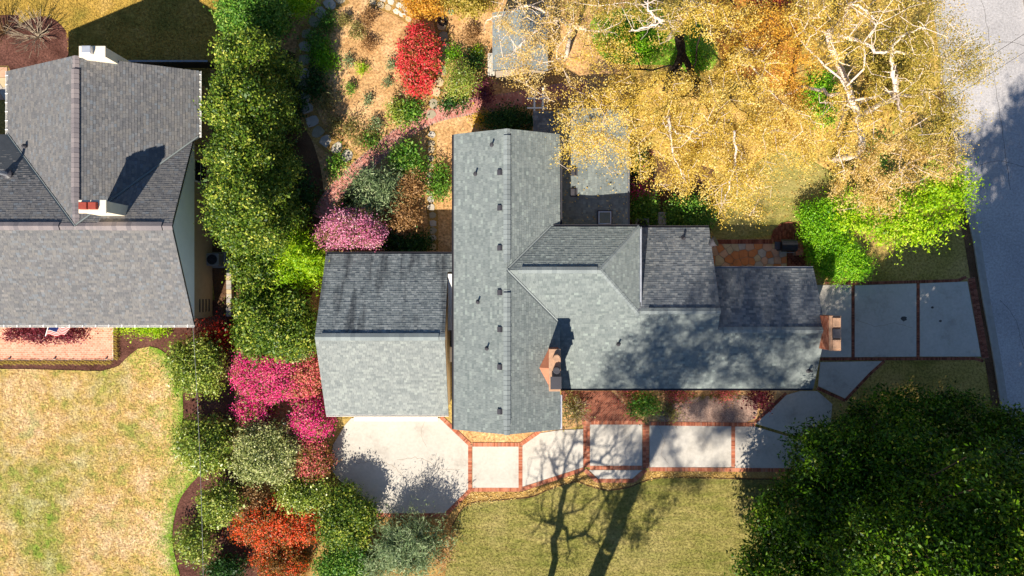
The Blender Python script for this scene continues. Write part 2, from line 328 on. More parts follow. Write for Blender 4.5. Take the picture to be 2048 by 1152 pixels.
def inside(pt, poly):
    x, y = pt; r = False; n = len(poly)
    for i in range(n):
        (x0, y0), (x1, y1) = poly[i], poly[(i + 1) % n]
        if (y0 > y) != (y1 > y) and x < (x1 - x0) * (y - y0) / (y1 - y0) + x0: r = not r
    return r
def smooth_line(pts, per=6, closed=False):       # Catmull-Rom
    P = [Vector(p) for p in pts]; out = []; n = len(P)
    for i in range(n if closed else n - 1):
        a, b, c, d = (P[(i - 1) % n] if closed or i else P[0]), P[i], P[(i + 1) % n], (P[(i + 2) % n] if closed or i + 2 < n else P[-1])
        for k in range(per):
            t = k / per
            out.append(tuple(0.5 * ((2 * b) + (c - a) * t + (2 * a - 5 * b + 4 * c - d) * t * t + (3 * b - a - 3 * c + d) * t ** 3)))
    if not closed: out.append(tuple(P[-1]))
    return out
def sheet(name, pts_px, mat, z, parent=None, kind='structure', thick=0.0, label=None):
    pts = [g(*p) for p in pts_px]
    n = len(pts); ar = sum(pts[i][0] * pts[(i + 1) % n][1] - pts[(i + 1) % n][0] * pts[i][1] for i in range(n))
    if ar < 0: pts = pts[::-1]
    pts = [p for i, p in enumerate(pts) if math.hypot(p[0] - pts[i - 1][0], p[1] - pts[i - 1][1]) > 1e-4]
    bm = bmesh.new(); vs = [bm.verts.new((x, y, z)) for x, y in pts]
    for t in tessellate_polygon([[Vector((x, y, 0)) for x, y in pts]]):
        try: bm.faces.new([vs[i] for i in t])
        except ValueError: pass
    for f in bm.faces:
        f.normal_update()
        if f.normal.z < 0: f.normal_flip()
    if thick:
        r = bmesh.ops.extrude_face_region(bm, geom=list(bm.faces))
        bmesh.ops.translate(bm, vec=(0, 0, -thick), verts=[e for e in r['geom'] if isinstance(e, bmesh.types.BMVert)])
        bmesh.ops.recalc_face_normals(bm, faces=bm.faces)
    me = bpy.data.meshes.new(name); bm.to_mesh(me); bm.free()
    o = link(name, me, mat, parent)
    if parent is None: o['kind'] = kind
    if label: o['label'] = label
    return o

# ------------------------------------------------------------------ ground, lawns, beds
gm = MB(); gm.poly([(-260, -260, 0), (260, -260, 0), (260, 260, 0), (-260, 260, 0)]); gm.build('ground', M['ground'], kind='structure')
LAWN_E = [(300, 693), (322, 700), (345, 722), (360, 755), (366, 800), (367, 860), (375, 910), (392, 938), (396, 952), (380, 970), (362, 995), (350, 1030), (345, 1075), (352, 1120), (368, 1180)]
LAWN_W = [(-40, 1180), (-40, 738), (60, 738), (150, 741), (205, 742), (238, 732), (258, 712), (276, 698)]
lawn_n = smooth_line(LAWN_E, 4) + LAWN_W
sheet('mulch_bed', [(-40, 640), (232, 640), (430, 600), (480, 560), (560, 620), (575, 900), (560, 1180), (-40, 1180)], M['mulch'], 0.004)
sheet('neighbour_lawn', lawn_n, M['lawn_neighbour'], 0.03)
edge = [Vector(p) for p in smooth_line(LAWN_E, 5)]            # the green margin of the lawn, fading inward
mm_ = MB(); ev = []
for i, p in enumerate(edge):
    d = (edge[min(i + 1, len(edge) - 1)] - edge[max(i - 1, 0)]).normalized(); n = Vector((-d.y, d.x))
    if n.x > 0: n = -n
    for k in range(4): mm_.v.append((*g(*(p + n * k * (15 if abs(p.y - 950) > 60 else 3 + 12 * max(0, abs(p.y - 950) - 25) / 35))), 0.034)); ev.append(1 - k / 3)
for i in range(len(edge) - 1):
    for k in range(3): mm_.f.append((4 * i + k, 4 * i + k + 1, 4 * i + 5 + k, 4 * i + 4 + k))
mo = mm_.build('lawn_margin', M['lawn_margin'], kind='structure'); at_ = mo.data.attributes.new('edge', 'FLOAT', 'POINT'); at_.data.foreach_set('value', ev[:len(mo.data.vertices)])
sheet('back_lawn', [(-40, -40), (476, -40), (474, 128), (-40, 128)], M['lawn_back'], 0.01)
sheet('garden_bed', [(476, -40), (1262, -40), (1262, 470), (1100, 520), (660, 520), (640, 620), (600, 1180), (545, 1180), (470, 900), (470, 640), (420, 560), (420, 140), (476, 135)], M['straw'], 0.006)
sheet('shaded_soil', smooth_line([(430, 140), (600, 110), (612, 240), (640, 330), (650, 430), (640, 560), (560, 640), (430, 600)], 3, True), M['soil_dark'], 0.012)  # dark sheet: deep shade beside the evergreen row painted as soil colour
front = [(905, 1050), (925, 1017), (952, 1004), (1024, 998), (1065, 993), (1100, 978), (1150, 964), (1178, 972), (1215, 980), (1255, 975), (1290, 962), (1330, 955), (1420, 956), (1520, 958), (1700, 958)]
sheet('front_lawn', smooth_line(front, 4) + [(1820, 1000), (1820, 1190), (885, 1190), (896, 1110)], M['lawn_front'], 0.012)
sheet('border_bed', [(630, 1030), (890, 1030), (940, 980), (1044, 978), (1168, 940), (1470, 938), (1640, 940), (1640, 970), (1330, 966), (1215, 990), (1150, 975), (1024, 1010), (930, 1030), (905, 1100), (900, 1190), (600, 1190)], M['litter'], 0.008)
eb = MB()                                         # soil edge cut along the lawn
ln = [g(*p) for p in smooth_line(front, 6)]
eb.tube([(x, y, 0.012) for x, y in ln], 0.035, 6); eb.build('lawn_edging', M['soil_dark'], kind='structure')
sheet('mulch_ring', smooth_line([(30, 60), (90, 32), (132, 62), (138, 105), (120, 140), (20, 140)], 4, True), M['mulch'], 0.016)
sheet('mulch_patch', [(-40, 30), (38, 30), (36, 132), (-40, 132)], M['mulch'], 0.014)
sheet('entry_bed', [(905, 850), (1125, 850), (1125, 775), (1500, 775), (1600, 778), (1500, 850), (1160, 850), (1044, 892), (938, 890)], M['straw'], 0.007)
sheet('gravel_strip', smooth_line([(1345, 800), (1420, 792), (1500, 792), (1515, 815), (1490, 845), (1340, 846), (1320, 830)], 3, True), M['gravel_bed'], 0.02)
sheet('grove_floor', smooth_line([(1265, 150), (1330, 40), (1440, -30), (1700, -40), (1850, -40), (1880, 180), (1900, 330), (1800, 380), (1700, 400), (1600, 340), (1480, 350), (1400, 330), (1270, 290)], 4, True), M['litter_gold'], 0.009)
sheet('orange_bed', smooth_line([(1430, -30), (1560, -30), (1600, 60), (1580, 170), (1500, 160), (1440, 110)], 4, True), M['orange_straw'], 0.012)
sheet('green_cover_bed', smooth_line([(1190, 30), (1360, 20), (1430, 90), (1420, 140), (1330, 130), (1210, 120)], 4, True), M['edge_grass'], 0.014)
sheet('lawn_east', smooth_line([(1430, 395), (1480, 350), (1560, 300), (1640, 330), (1700, 380), (1640, 420), (1590, 440), (1545, 470), (1430, 475)], 3, True), M['lawn_front'], 0.010)
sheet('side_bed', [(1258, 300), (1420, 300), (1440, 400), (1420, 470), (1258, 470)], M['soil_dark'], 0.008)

# road, kerb
RL = [(1842, -160), (1868, 0), (1895, 180), (1928, 380), (1950, 480), (1966, 580), (1988, 700), (2004, 800), (2016, 900), (2040, 1060), (2070, 1240)]
RR = [(x + 176 - max(0, y) * 0.0, y - 10) for x, y in RL]
sheet('road', smooth_line(RL, 3) + smooth_line(RR, 3)[::-1], M['asphalt'], 0.008)
def kerb(line, name):
    k = MB(); L = [Vector(g(*p)) for p in smooth_line(line, 3)]
    for i in range(len(L) - 1):
        d = (L[i + 1] - L[i]).normalized(); n = Vector((-d.y, d.x)); w = 0.09
        k.prism([tuple(L[i] + n * w), tuple(L[i] - n * w), tuple(L[i + 1] - n * w), tuple(L[i + 1] + n * w)], 0.0, 0.11)
    k.build(name, M['kerb'], kind='structure')
kerb([(x - 3, y) for x, y in RL], 'kerb'); kerb([(x + 3, y) for x, y in RR], 'kerb')
sheet('gutter_pan', [(x + .5, y) for x, y in smooth_line(RL, 3)] + [(x + 11, y) for x, y in smooth_line(RL, 3)][::-1], M['kerb'], 0.013)
def road_crack(pts):
    m = MB(); rng = np.random.default_rng(len(pts) + int(pts[0][0])); L = [Vector(g(x + rng.normal(0, 1.2), y)) for x, y in smooth_line(pts, 6)]
    for a, b in zip(L, L[1:]):
        d = (b - a).normalized(); n = Vector((-d.y, d.x)) * .009; m.poly([(*(a + n), .0135), (*(a - n), .0135), (*(b - n), .0135), (*(b + n), .0135)])
    tag(m.build('road_crack', M['oil']), kind='structure')
road_crack([(1960, -20), (1975, 60), (1985, 140), (1998, 220), (2010, 300), (2020, 380)]); road_crack([(1900, 90), (1950, 96), (2010, 84), (2050, 92)]); road_crack([(1960, 330), (2000, 322), (2050, 335)]); road_crack([(2000, 600), (2030, 640), (2048, 700)])
sheet('verge', [(x - 6, y) for x, y in RL[2:9]] + [(x - 22, y) for x, y in RL[2:9]][::-1], M['soil_dark'], 0.018)

# ------------------------------------------------------------------ driveway and walks
drive = empty('driveway', (0, 0, 0)); drive['kind'] = 'structure'
slabs = [
    [(703, 836), (880, 836), (937, 889), (937, 980), (889, 1026), (757, 1026), (700, 985), (663, 940), (666, 890), (690, 850)],
    [(945, 893), (1037, 893), (1037, 975), (945, 975)],
    [(1045, 890), (1080, 866), (1120, 860), (1166, 858), (1166, 934), (1045, 973)],
    [(1180, 849), (1284, 849), (1284, 931), (1180, 931)],
    [(1299, 850), (1462, 852), (1462, 934), (1299, 934)],
    [(1470, 853), (1510, 853), (1600, 880), (1640, 938), (1470, 936)],
    [(1190, 940), (1284, 940), (1264, 957), (1196, 957), (1178, 940)],
    [(1508, 846), (1540, 822), (1572, 790), (1600, 782), (1634, 782), (1664, 808), (1660, 850), (1620, 880), (1520, 850)],
    [(1640, 724), (1766, 722), (1738, 745), (1700, 790), (1690, 797), (1636, 772)],
    [(1630, 570), (1702, 570), (1702, 714), (1630, 714)],
    [(1709, 571), (1832, 567), (1832, 713), (1709, 714)],
    [(1839, 567), (1934, 563), (1961, 713), (1839, 713)]]
for s in slabs: sheet('concrete_slab', s, M['concrete'], 0.040, drive, thick=0.06)
def brick_run(lines, wpx, mat, name, parent, z=0.045, step=0.078, rows=1, seed=1, zb=0.0):
    """bricks laid across each polyline"""
    rng = np.random.default_rng(seed); m = MB(); bed = MB(); w = wpx * S
    for line in lines:
        L = [Vector(g(*p)) for p in line]
        for i in range(len(L) - 1):
            d = L[i + 1] - L[i]; ln = d.length; d.normalize(); n = Vector((-d.y, d.x)); a = math.atan2(d.y, d.x)
            k = max(1, int(ln / step)); st = ln / k
            c = (L[i] + L[i + 1]) / 2; bed.box((c.x, c.y, (zb + z) / 2 - 0.006), (ln + 0.02, w * 1.02, z - zb - 0.012), a)
            for j in range(k):
                for r in range(rows):
                    q = L[i] + d * (st * (j + .5)) + n * (w * ((r + .5) / rows - .5))
                    m.box((q.x, q.y, z - 0.02 + rng.normal(0, .0015)), (st * 0.9, w / rows * 0.95, 0.04), a + rng.normal(0, .015))
    m.build(name, mat, parent, 'stuff'); bed.build('mortar_bed', M['mortar'], parent)
brick_run([[(882, 834), (940, 889), (940, 980), (890, 1030), (757, 1030), (690, 985)],
           [(945, 889), (1041, 889)], [(940, 979), (1041, 979), (1168, 938)], [(1041, 893), (1041, 975)], [(1041, 889), (1080, 862)],
           [(1180, 935), (1284, 935)], [(1299, 938), (1600, 940)], [(1164, 845), (1290, 845)], [(1299, 847), (1510, 849)], [(1466, 852), (1466, 934)],
           [(1170, 940), (1193, 961), (1268, 961), (1291, 940)]], 8, M['brick'], 'brick_edging', drive, seed=3)
brick_run([[(1173, 849), (1173, 934)], [(1291.5, 849), (1291.5, 936)]], 13, M['brick'], 'brick_band', drive, rows=2, seed=4)
brick_run([[(1705.5, 566), (1705.5, 716)], [(1835.5, 564), (1835.5, 715)], [(1640, 718), (1950, 717), (1966, 722)], [(1650, 565), (1740, 566), (1915, 561), (1932, 554)], [(1634, 776), (1690, 801)], [(1510, 845), (1536, 820), (1572, 786)], [(1690, 800), (1740, 747), (1768, 722)]], 6, M['brick_dark'], 'brick_edging', drive, seed=5)
brick_run([[(1942, 556), (1970, 716)]], 14, M['brick_dark'], 'brick_band', drive, rows=2, seed=6)
# hairline cracks and an oil stain on the slabs
def crack(pts, wpx=0.7):
    m = MB(); rng = np.random.default_rng(len(pts)); L = []
    for i in range(len(pts) - 1):
        for k in range(5):
            t = k / 5; L.append((pts[i][0] * (1 - t) + pts[i + 1][0] * t + rng.normal(0, .9), pts[i][1] * (1 - t) + pts[i + 1][1] * t + rng.normal(0, .9)))
    L = [Vector(g(*p)) for p in L]
    for a, b in zip(L, L[1:]):
        d = (b - a).normalized(); n = Vector((-d.y, d.x)) * wpx * S / 2
        m.poly([(*(a + n), 0.0415), (*(a - n), 0.0415), (*(b - n), 0.0415), (*(b + n), 0.0415)])
    m.build('crack', M['crack'], drive)
crack([(703, 915), (716, 927), (745, 922), (765, 925), (785, 930), (800, 945), (815, 962)])
crack([(795, 920), (830, 914), (857, 922), (880, 938), (930, 940)])
crack([(1316, 852), (1330, 880), (1322, 910), (1340, 933)], .5)
crack([(1712, 640), (1750, 652), (1790, 646), (1831, 660)], .5)
crack([(850, 838), (842, 870), (856, 900)], .5)
st = MB(); rng = np.random.default_rng(3)
for (cx, cy, r) in ((1807, 637, 6.5), (1864, 615, 3), (1880, 642, 3)):
    st.poly([(*g(cx + r * rng.uniform(.75, 1.15) * math.cos(a), cy + r * rng.uniform(.6, .95) * math.sin(a)), 0.0425) for a in np.linspace(0, -6.0, 14)])
st.build('oil_stain', M['oil'], drive)

def brick_area(name, poly_px, mat, parent, z, bw=0.2, bh=0.1, rot=0.0, seed=1, gap=0.008, zb=0.0):
    rng = np.random.default_rng(seed); P = [g(*p) for p in poly_px]; m = MB()
    cs, sn = math.cos(rot), math.sin(rot)
    loc = [(x * cs + y * sn, -x * sn + y * cs) for x, y in P]; hp = halfplanes(loc)
    x0, x1 = min(p[0] for p in loc), max(p[0] for p in loc); y0, y1 = min(p[1] for p in loc), max(p[1] for p in loc)
    j = 0; y = y0
    while y < y1:
        x = x0 - (bw / 2 if j % 2 else 0)
        while x < x1:
            q = clip_convex([(x + gap, y + gap), (x + bw - gap, y + gap), (x + bw - gap, y + bh - gap), (x + gap, y + bh - gap)], hp)
            if q and area(q) > 0.2 * bw * bh:
                m.prism([(u * cs - v * sn, u * sn + v * cs) for u, v in q], zb, z + rng.normal(0, .0015))
            x += bw
        y += bh; j += 1
    return m.build(name, mat, parent, 'stuff')
porch = sheet('entry_walk', [(1122, 782), (1222, 782), (1287, 843), (1166, 843), (1122, 800)], M['mortar'], 0.03)
brick_area('bricks', [(1122, 782), (1222, 782), (1287, 843), (1166, 843), (1122, 800)], M['brick_dark'], porch, 0.045, rot=0.78, zb=0.031)
npatio = sheet('neighbour_patio', [(-40, 640), (228, 640), (228, 720), (-40, 720)], M['patio_joint'], 0.10, thick=0.1)
brick_area('bricks', [(-39, 640), (227, 640), (227, 719), (-39, 719)], M['patio_brick'], npatio, 0.108, 0.19, 0.125, seed=2, gap=0.009, zb=0.101)

# curved brick garden path
def path_bricks(name, line_px, wpx, mat, z=0.03, bw=0.2, bh=0.1, seed=1):
    L = [Vector(g(*p)) for p in smooth_line(line_px, 10)]; rng = np.random.default_rng(seed); w = wpx * S
    base = MB(); m = MB(); acc = 0; nb = int(w / bw)
    left = []; right = []
    for i, p in enumerate(L):
        d = (L[min(i + 1, len(L) - 1)] - L[max(i - 1, 0)]).normalized(); n = Vector((-d.y, d.x)); left.append(p + n * w / 2); right.append(p - n * w / 2)
    for i in range(len(L) - 1): base.poly([(*right[i], z - .015), (*right[i + 1], z - .015), (*left[i + 1], z - .015), (*left[i], z - .015)])
    o = base.build(name, M['mortar'], kind='structure')
    D = [0]
    for a, b in zip(L, L[1:]): D.append(D[-1] + (b - a).length)
    s = 0; row = 0
    while s < D[-1] - bh:
        i = max(k for k in range(len(D) - 1) if D[k] <= s); t = (s - D[i]) / (D[i + 1] - D[i]); c = L[i].lerp(L[i + 1], t); d = (L[i + 1] - L[i]).normalized(); n = Vector((-d.y, d.x)); a = math.atan2(n.y, n.x)
        for k in range(-1, nb + 1):
            u = (k + .5 + (0.5 if row % 2 else 0)) * bw - w / 2
            if abs(u) > w / 2 - bw * .3: continue
            q = c + n * u; m.box((q.x, q.y, z - .008 + rng.normal(0, .002)), (bw * .93, bh * .9, 0.016), a)
        s += bh; row += 1
    m.build('bricks', mat, o, 'stuff'); return o
path_bricks('garden_path', [(640, 436), (662, 395), (716, 340), (761, 302), (806, 266), (851, 237), (896, 222), (964, 210), (1030, 200), (1110, 185), (1180, 175)], 33, M['brick_path'], seed=8)
path_bricks('side_path', [(1300, 300), (1300, 340), (1300, 400)], 22, M['brick_dark'], seed=9)

# stepping stones: every stone its own piece
def blob(cx, cy, rx, ry, rng, n=9, rot=0.0):
    out = []
    for k in range(n):
        a = 2 * math.pi * k / n + rng.normal(0, .12); r = rng.uniform(.85, 1.1)
        sq = 1 / max(abs(math.cos(a)), abs(math.sin(a))) ** .6
        x, y = rx * r * sq * math.cos(a), ry * r * sq * math.sin(a)
        out.append((cx + x * math.cos(rot) - y * math.sin(rot), cy + x * math.sin(rot) + y * math.cos(rot)))
    return out
def stone_path(name, line_px, wpx, step, mats, seed, split=1, z=0.05):
    rng = np.random.default_rng(seed); L = [Vector(p) for p in smooth_line(line_px, 12)]
    o = sheet(name, [tuple(Vector(p) + Vector((0, 0))) for p in _offset(L, wpx * .62)], M['litter'], 0.016)
    D = [0]
    for a, b in zip(L, L[1:]): D.append(D[-1] + (b - a).length)
    s = step / 2
    while s < D[-1]:
        i = max(k for k in range(len(D) - 1) if D[k] <= s); t = (s - D[i]) / (D[i + 1] - D[i]); c = L[i].lerp(L[i + 1], t); d = (L[i + 1] - L[i]).normalized(); n = Vector((-d.y, d.x))
        for k in range(split):
            q = c + n * ((k + .5) / split - .5) * wpx
            pts = blob(q.x, q.y, step * .44, wpx / split * .43, rng, 9, math.atan2(d.y, d.x))
            m = MB(); m.prism([g(*p) for p in pts], 0.0, z + rng.normal(0, .006)); m.build('stone', mats[rng.integers(len(mats))], o, bevel=0.006)
        s += step * rng.uniform(.9, 1.15)
    return o
def _offset(L, hw):
    a = []; b = []
    for i, p in enumerate(L):
        d = (L[min(i + 1, len(L) - 1)] - L[max(i - 1, 0)]).normalized(); n = Vector((-d.y, d.x)); a.append(tuple(p + n * hw)); b.append(tuple(p - n * hw))
    return a + b[::-1]
stone_path('stone_walk', [(864, 262), (862, 310), (860, 360), (862, 410), (866, 440), (866, 500)], 17, 15, [M['path_stone'], M['flag_tan'], M['flag_grey']], 11)
stone_path('stone_walk', [(880, 40), (890, 90), (884, 140), (872, 185), (862, 232)], 22, 22, [M['path_stone'], M['flag_tan']], 12)
stone_path('stone_walk', [(690, -10), (655, 12), (628, 45), (612, 90), (608, 150), (612, 210), (640, 270), (680, 300), (706, 325)], 30, 24, [M['flag_grey'], M['path_stone']], 13, split=1)
stone_path('stone_walk', [(740, -4), (775, 8), (805, 22), (830, 40)], 26, 16, [M['flag_tan'], M['white_shed'], M['flag_grey']], 14, split=2)

# flagstone patio: broken flags fitted together
def flag_patio(name, poly_px, n, seed, z=0.07):
    rng = np.random.default_rng(seed); P = [g(*p) for p in poly_px]; hp = halfplanes(P)
    o = sheet(name, poly_px, M['mortar'], z - .03, thick=z - .035)
    xs = [p[0] for p in P]; ys = [p[1] for p in P]; seeds = []
    tries = 0
    while len(seeds) < n and tries < 4000:
        tries += 1; c = (rng.uniform(min(xs), max(xs)), rng.uniform(min(ys), max(ys)))
        if inside(c, P) and all(math.hypot(c[0] - s[0], c[1] - s[1]) > .36 for s in seeds): seeds.append(c)
    for i, c in enumerate(seeds):
        q = [(min(xs), min(ys)), (max(xs), min(ys)), (max(xs), max(ys)), (min(xs), max(ys))]; q = clip_convex(q, hp)
        for j, d in enumerate(seeds):
            if i == j or not q: continue
            nx, ny = d[0] - c[0], d[1] - c[1]; l = math.hypot(nx, ny); nx /= l; ny /= l
            q = clip_half(q, nx, ny, nx * (c[0] + d[0]) / 2 + ny * (c[1] + d[1]) / 2 - .014)
            if len(q) < 3: q = None
        if q and area(q) > .02:
            m = MB(); m.prism(q, z - .029, z + rng.normal(0, .004))
            m.build('flagstone', [M['flagstone'], M['flagstone'], M['flag_orange'], M['flag_grey'], M['flag_tan']][rng.integers(5)], o)
    return o
fp = flag_patio('flagstone_patio', [(1418, 488), (1572, 488), (1572, 545), (1418, 545)], 46, 21)
flag_patio('neighbour_flagging', [(-40, 135), (16, 135), (16, 200), (-40, 200)], 14, 22)
brick_run([[(1412, 484), (1545, 483)]], 9, M['brick_dark'], 'brick_edging', fp, z=0.09, seed=23)
brick_area('bricks', [(1540, 484), (1545, 462), (1560, 448), (1578, 443), (1596, 450), (1606, 470), (1608, 484)], M['brick_dark'], fp, 0.06, rot=1.57, seed=24)
brick_area('bricks', [(1574, 485), (1609, 485), (1614, 545), (1574, 545)], M['brick_dark'], fp, 0.06, rot=1.57, seed=25)

# ------------------------------------------------------------------ roofs
def roof_plane(parent, pieces, mat, eave_dir, name='roof', exposure=0.135, seed=0, deck_mat=None, thick=0.14):
    """pieces: convex 3D polygons in one plane; eave_dir: horizontal direction along the eave (up-slope is 90 deg to it).
    Returns the deck; its shingles (every tab a lapped piece with its own butt edge) are a child."""
    rng = np.random.default_rng(seed)
    d = MB()
    for p in pieces: d.slab([(q[0], q[1], q[2] - .012) for q in p], thick)
    deck = d.build(name, deck_mat or M['fascia'], parent)
    o0 = Vector(pieces[0][0]); a, b, c = (Vector(q) for q in pieces[0][:3])
    nrm = (b - a).cross(c - a).normalized()
    if nrm.z < 0: nrm = -nrm
    u = Vector(eave_dir).normalized(); v = nrm.cross(u)
    if v.z < 0: u = -u; v = nrm.cross(u)
    P2 = [[((Vector(q) - o0).dot(u), (Vector(q) - o0).dot(v)) for q in p] for p in pieces]
    vmin = min(q[1] for p in P2 for q in p); V = []; Fc = []
    for p in P2:
        hp = halfplanes(p); u0, u1 = min(q[0] for q in p), max(q[0] for q in p); v0, v1 = min(q[1] for q in p), max(q[1] for q in p)
        k = int((v0 - vmin) / exposure)
        while vmin + k * exposure < v1:
            lo = vmin + k * exposure; hi = lo + exposure
            rr = np.random.default_rng(seed * 1000 + k); x = math.floor((u0 - 40) / 1) * 1.0 + 39 + rr.uniform(-.4, 0)
            x = u0 - rr.uniform(0, .3)
            while x < u1:
                w = rr.uniform(.12, .26); t = rr.choice((.011, .016, .022))
                q = clip_convex([(x + .003, lo), (x + w - .003, lo), (x + w - .003, hi + .02), (x + .003, hi + .02)], hp)
                x += w
                if not q or area(q) < .002: continue
                B = len(V); n = len(q)
                for (uu, vv) in q:
                    V.append(o0 + u * uu + v * vv + nrm * (t * (1 - .8 * (vv - lo) / (exposure + .02))))
                for (uu, vv) in q: V.append(o0 + u * uu + v * vv - nrm * .008)
                Fc.append(tuple(range(B, B + n)))
                for i in range(n):
                    j = (i + 1) % n
                    if q[i][1] > hi and q[j][1] > hi: continue
                    Fc.append((B + j, B + i, B + n + i, B + n + j))
            k += 1
    me = bpy.data.meshes.new('shingles'); me.from_pydata([tuple(x) for x in V], [], Fc); me.update()
    link('shingles', me, mat, deck, 'stuff'); return deck
def ridge_caps(a, b, mat, parent, w=0.3, vent=None, seed=0, name='ridge_cap', drop=0.42):
    """overlapping bent cap shingles from a to b; vent=(t0,t1) adds the raised ridge vent"""
    a, b = Vector(a), Vector(b); d = b - a; L = d.length; d.normalize(); s = Vector((-d.y, d.x, 0)).normalized(); m = MB(); rng = np.random.default_rng(seed)
    def run(t0, t1, w, lift, step):
        n = max(1, int((t1 - t0) * L / step)); q = (t1 - t0) * L / n
        for i in range(n):
            p0 = a + d * (t0 * L + i * q); p1 = p0 + d * (q * 1.12); z0 = lift + .03; z1 = lift + .014
            B = len(m.v)
            for (p, z) in ((p0, z0), (p1, z1)):
                for k in (-1, 0, 1): m.v.append(tuple(p + s * (k * w / 2) + Vector((0, 0, z - abs(k) * w / 2 * drop))))
                for k in (-1, 0, 1): m.v.append(tuple(p + s * (k * w / 2) + Vector((0, 0, -.02 - abs(k) * w / 2 * drop))))
            for k in (0, 1):
                m.f.append((B + k, B + k + 1, B + 7 + k, B + 6 + k)); m.f.append((B + k, B + 3 + k, B + 4 + k, B + k + 1)); m.f.append((B + 7 + k, B + 10 + k, B + 9 + k, B + 6 + k))
            m.f.append((B, B + 6, B + 9, B + 3)); m.f.append((B + 2, B + 5, B + 11, B + 8))
    run(0, 1, w, 0, .2)
    o = m.build(name, mat, parent, 'stuff')
    if vent:
        m = MB(); run(vent[0], vent[1], w * 1.15, .075, .25)
        m.build('ridge_vent', mat, parent, 'stuff')
    return o
def gutter(a, b, parent, mat, out, r=0.06, brackets=0):
    a, b = Vector(a), Vector(b); m = MB(); d = (b - a).normalized(); o = Vector(out)
    prof = [(0, 0), (0, -.1), (.10, -.1), (.12, 0), (.105, 0), (.09, -.085), (.015, -.085), (.015, 0)]
    B = 0
    for p in (a, b):
        for x, z in prof: m.v.append(tuple(p + o * x + Vector((0, 0, z))))
    n = len(prof)
    for i in range(n): m.f.append((i, (i + 1) % n, n + (i + 1) % n, n + i))
    m.f.append(tuple(range(n - 1, -1, -1))); m.f.append(tuple(range(n, 2 * n)))
    gt = m.build('gutter', mat, parent)
    for k in range(brackets):
        q = a.lerp(b, (k + .5) / brackets); m = MB(); m.box(tuple(q + o * .05 + Vector((0, 0, .012))), (.05 if abs(o.x) < .5 else .16, .16 if abs(o.x) < .5 else .05, .02)); m.build('gutter_bracket', mat, gt)
    return gt
def wall_prism(parent, x0, x1, y0, y1, z_e, z_r=None, axis='x', mat=None, name='wall'):
    """walls under a roof (ground-pixel offsets), with gables if z_r"""
    m = MB()
    if z_r is None: m.prism([gp(x0, y0)[:2], gp(x1, y0)[:2], gp(x1, y1)[:2], gp(x0, y1)[:2]], 0, z_e)
    else:
        if axis == 'x': yc = (y0 + y1) / 2; A = [[gp(x, y0, 0), gp(x, y1, 0), gp(x, y1, z_e), gp(x, yc, z_r), gp(x, y0, z_e)] for x in (x0, x1)]
        else: xc = (x0 + x1) / 2; A = [[gp(x0, y, 0), gp(x1, y, 0), gp(x1, y, z_e), gp(xc, y, z_r), gp(x0, y, z_e)] for y in (y0, y1)]
        m.v = A[0] + A[1]; m.f = [(0, 1, 2, 3, 4), (9, 8, 7, 6, 5)] + [(i, (i + 1) % 5, 5 + (i + 1) % 5, 5 + i) for i in range(5)]
    return m.build(name, mat, parent)
def roof_z(x, y): return 0
def slope_vent(px, py, h, parent, up, size=(.36, .36, .16), mat=None):
    """low box vent: hooded, leaning with the slope, with a dark open front"""
    x, y, z = p3(px, py, h); m = MB(); a, b, c = size
    u = Vector((up[0], up[1], up[2])).normalized(); s = u.cross(Vector((0, 0, 1))).normalized(); n = s.cross(u)
    if n.z < 0: n = -n
    def P(i, j, k): return tuple(Vector((x, y, z)) + s * i + u * j + n * k)
    prof = [(-b / 2, -.02), (-b / 2, c), (b * .2, c), (b / 2, .03), (b / 2, -.02)]
    B = 0
    for i in (-a / 2, a / 2):
        for (j, k) in prof: m.v.append(P(i, j, k))
    nn = len(prof); m.f += [(i, (i + 1) % nn, nn + (i + 1) % nn, nn + i) for i in range(nn)] + [tuple(range(nn - 1, -1, -1)), tuple(range(nn, 2 * nn))]
    fl = [P(-a * .66, -b * .6, .012), P(a * .66, -b * .6, .012), P(a * .66, b * .75, .012), P(-a * .66, b * .75, .012)]
    o = m.build('roof_vent', mat or M['metal_dark'], parent)
    m = MB(); m.slab(fl, .02); m.build('flashing', M['metal_dark'], o); return o
def pipe_vent(px, py, h, parent, r=.05, ht=.35, mat=None, name='pipe_vent'):
    x, y, z = p3(px, py, h); m = MB(); m.tube([(x, y, z - .1), (x, y, z + ht)], r, 12); o = m.build(name, mat or M['metal_dark'], parent, smooth=False)
    m = MB(); m.tube([(x, y, z - .06), (x, y, z + .03), (x, y, z + .1)], [r * 2.6, r * 2.4, r * 1.15], 12); m.build('flashing', M['metal_dark'], o); return o
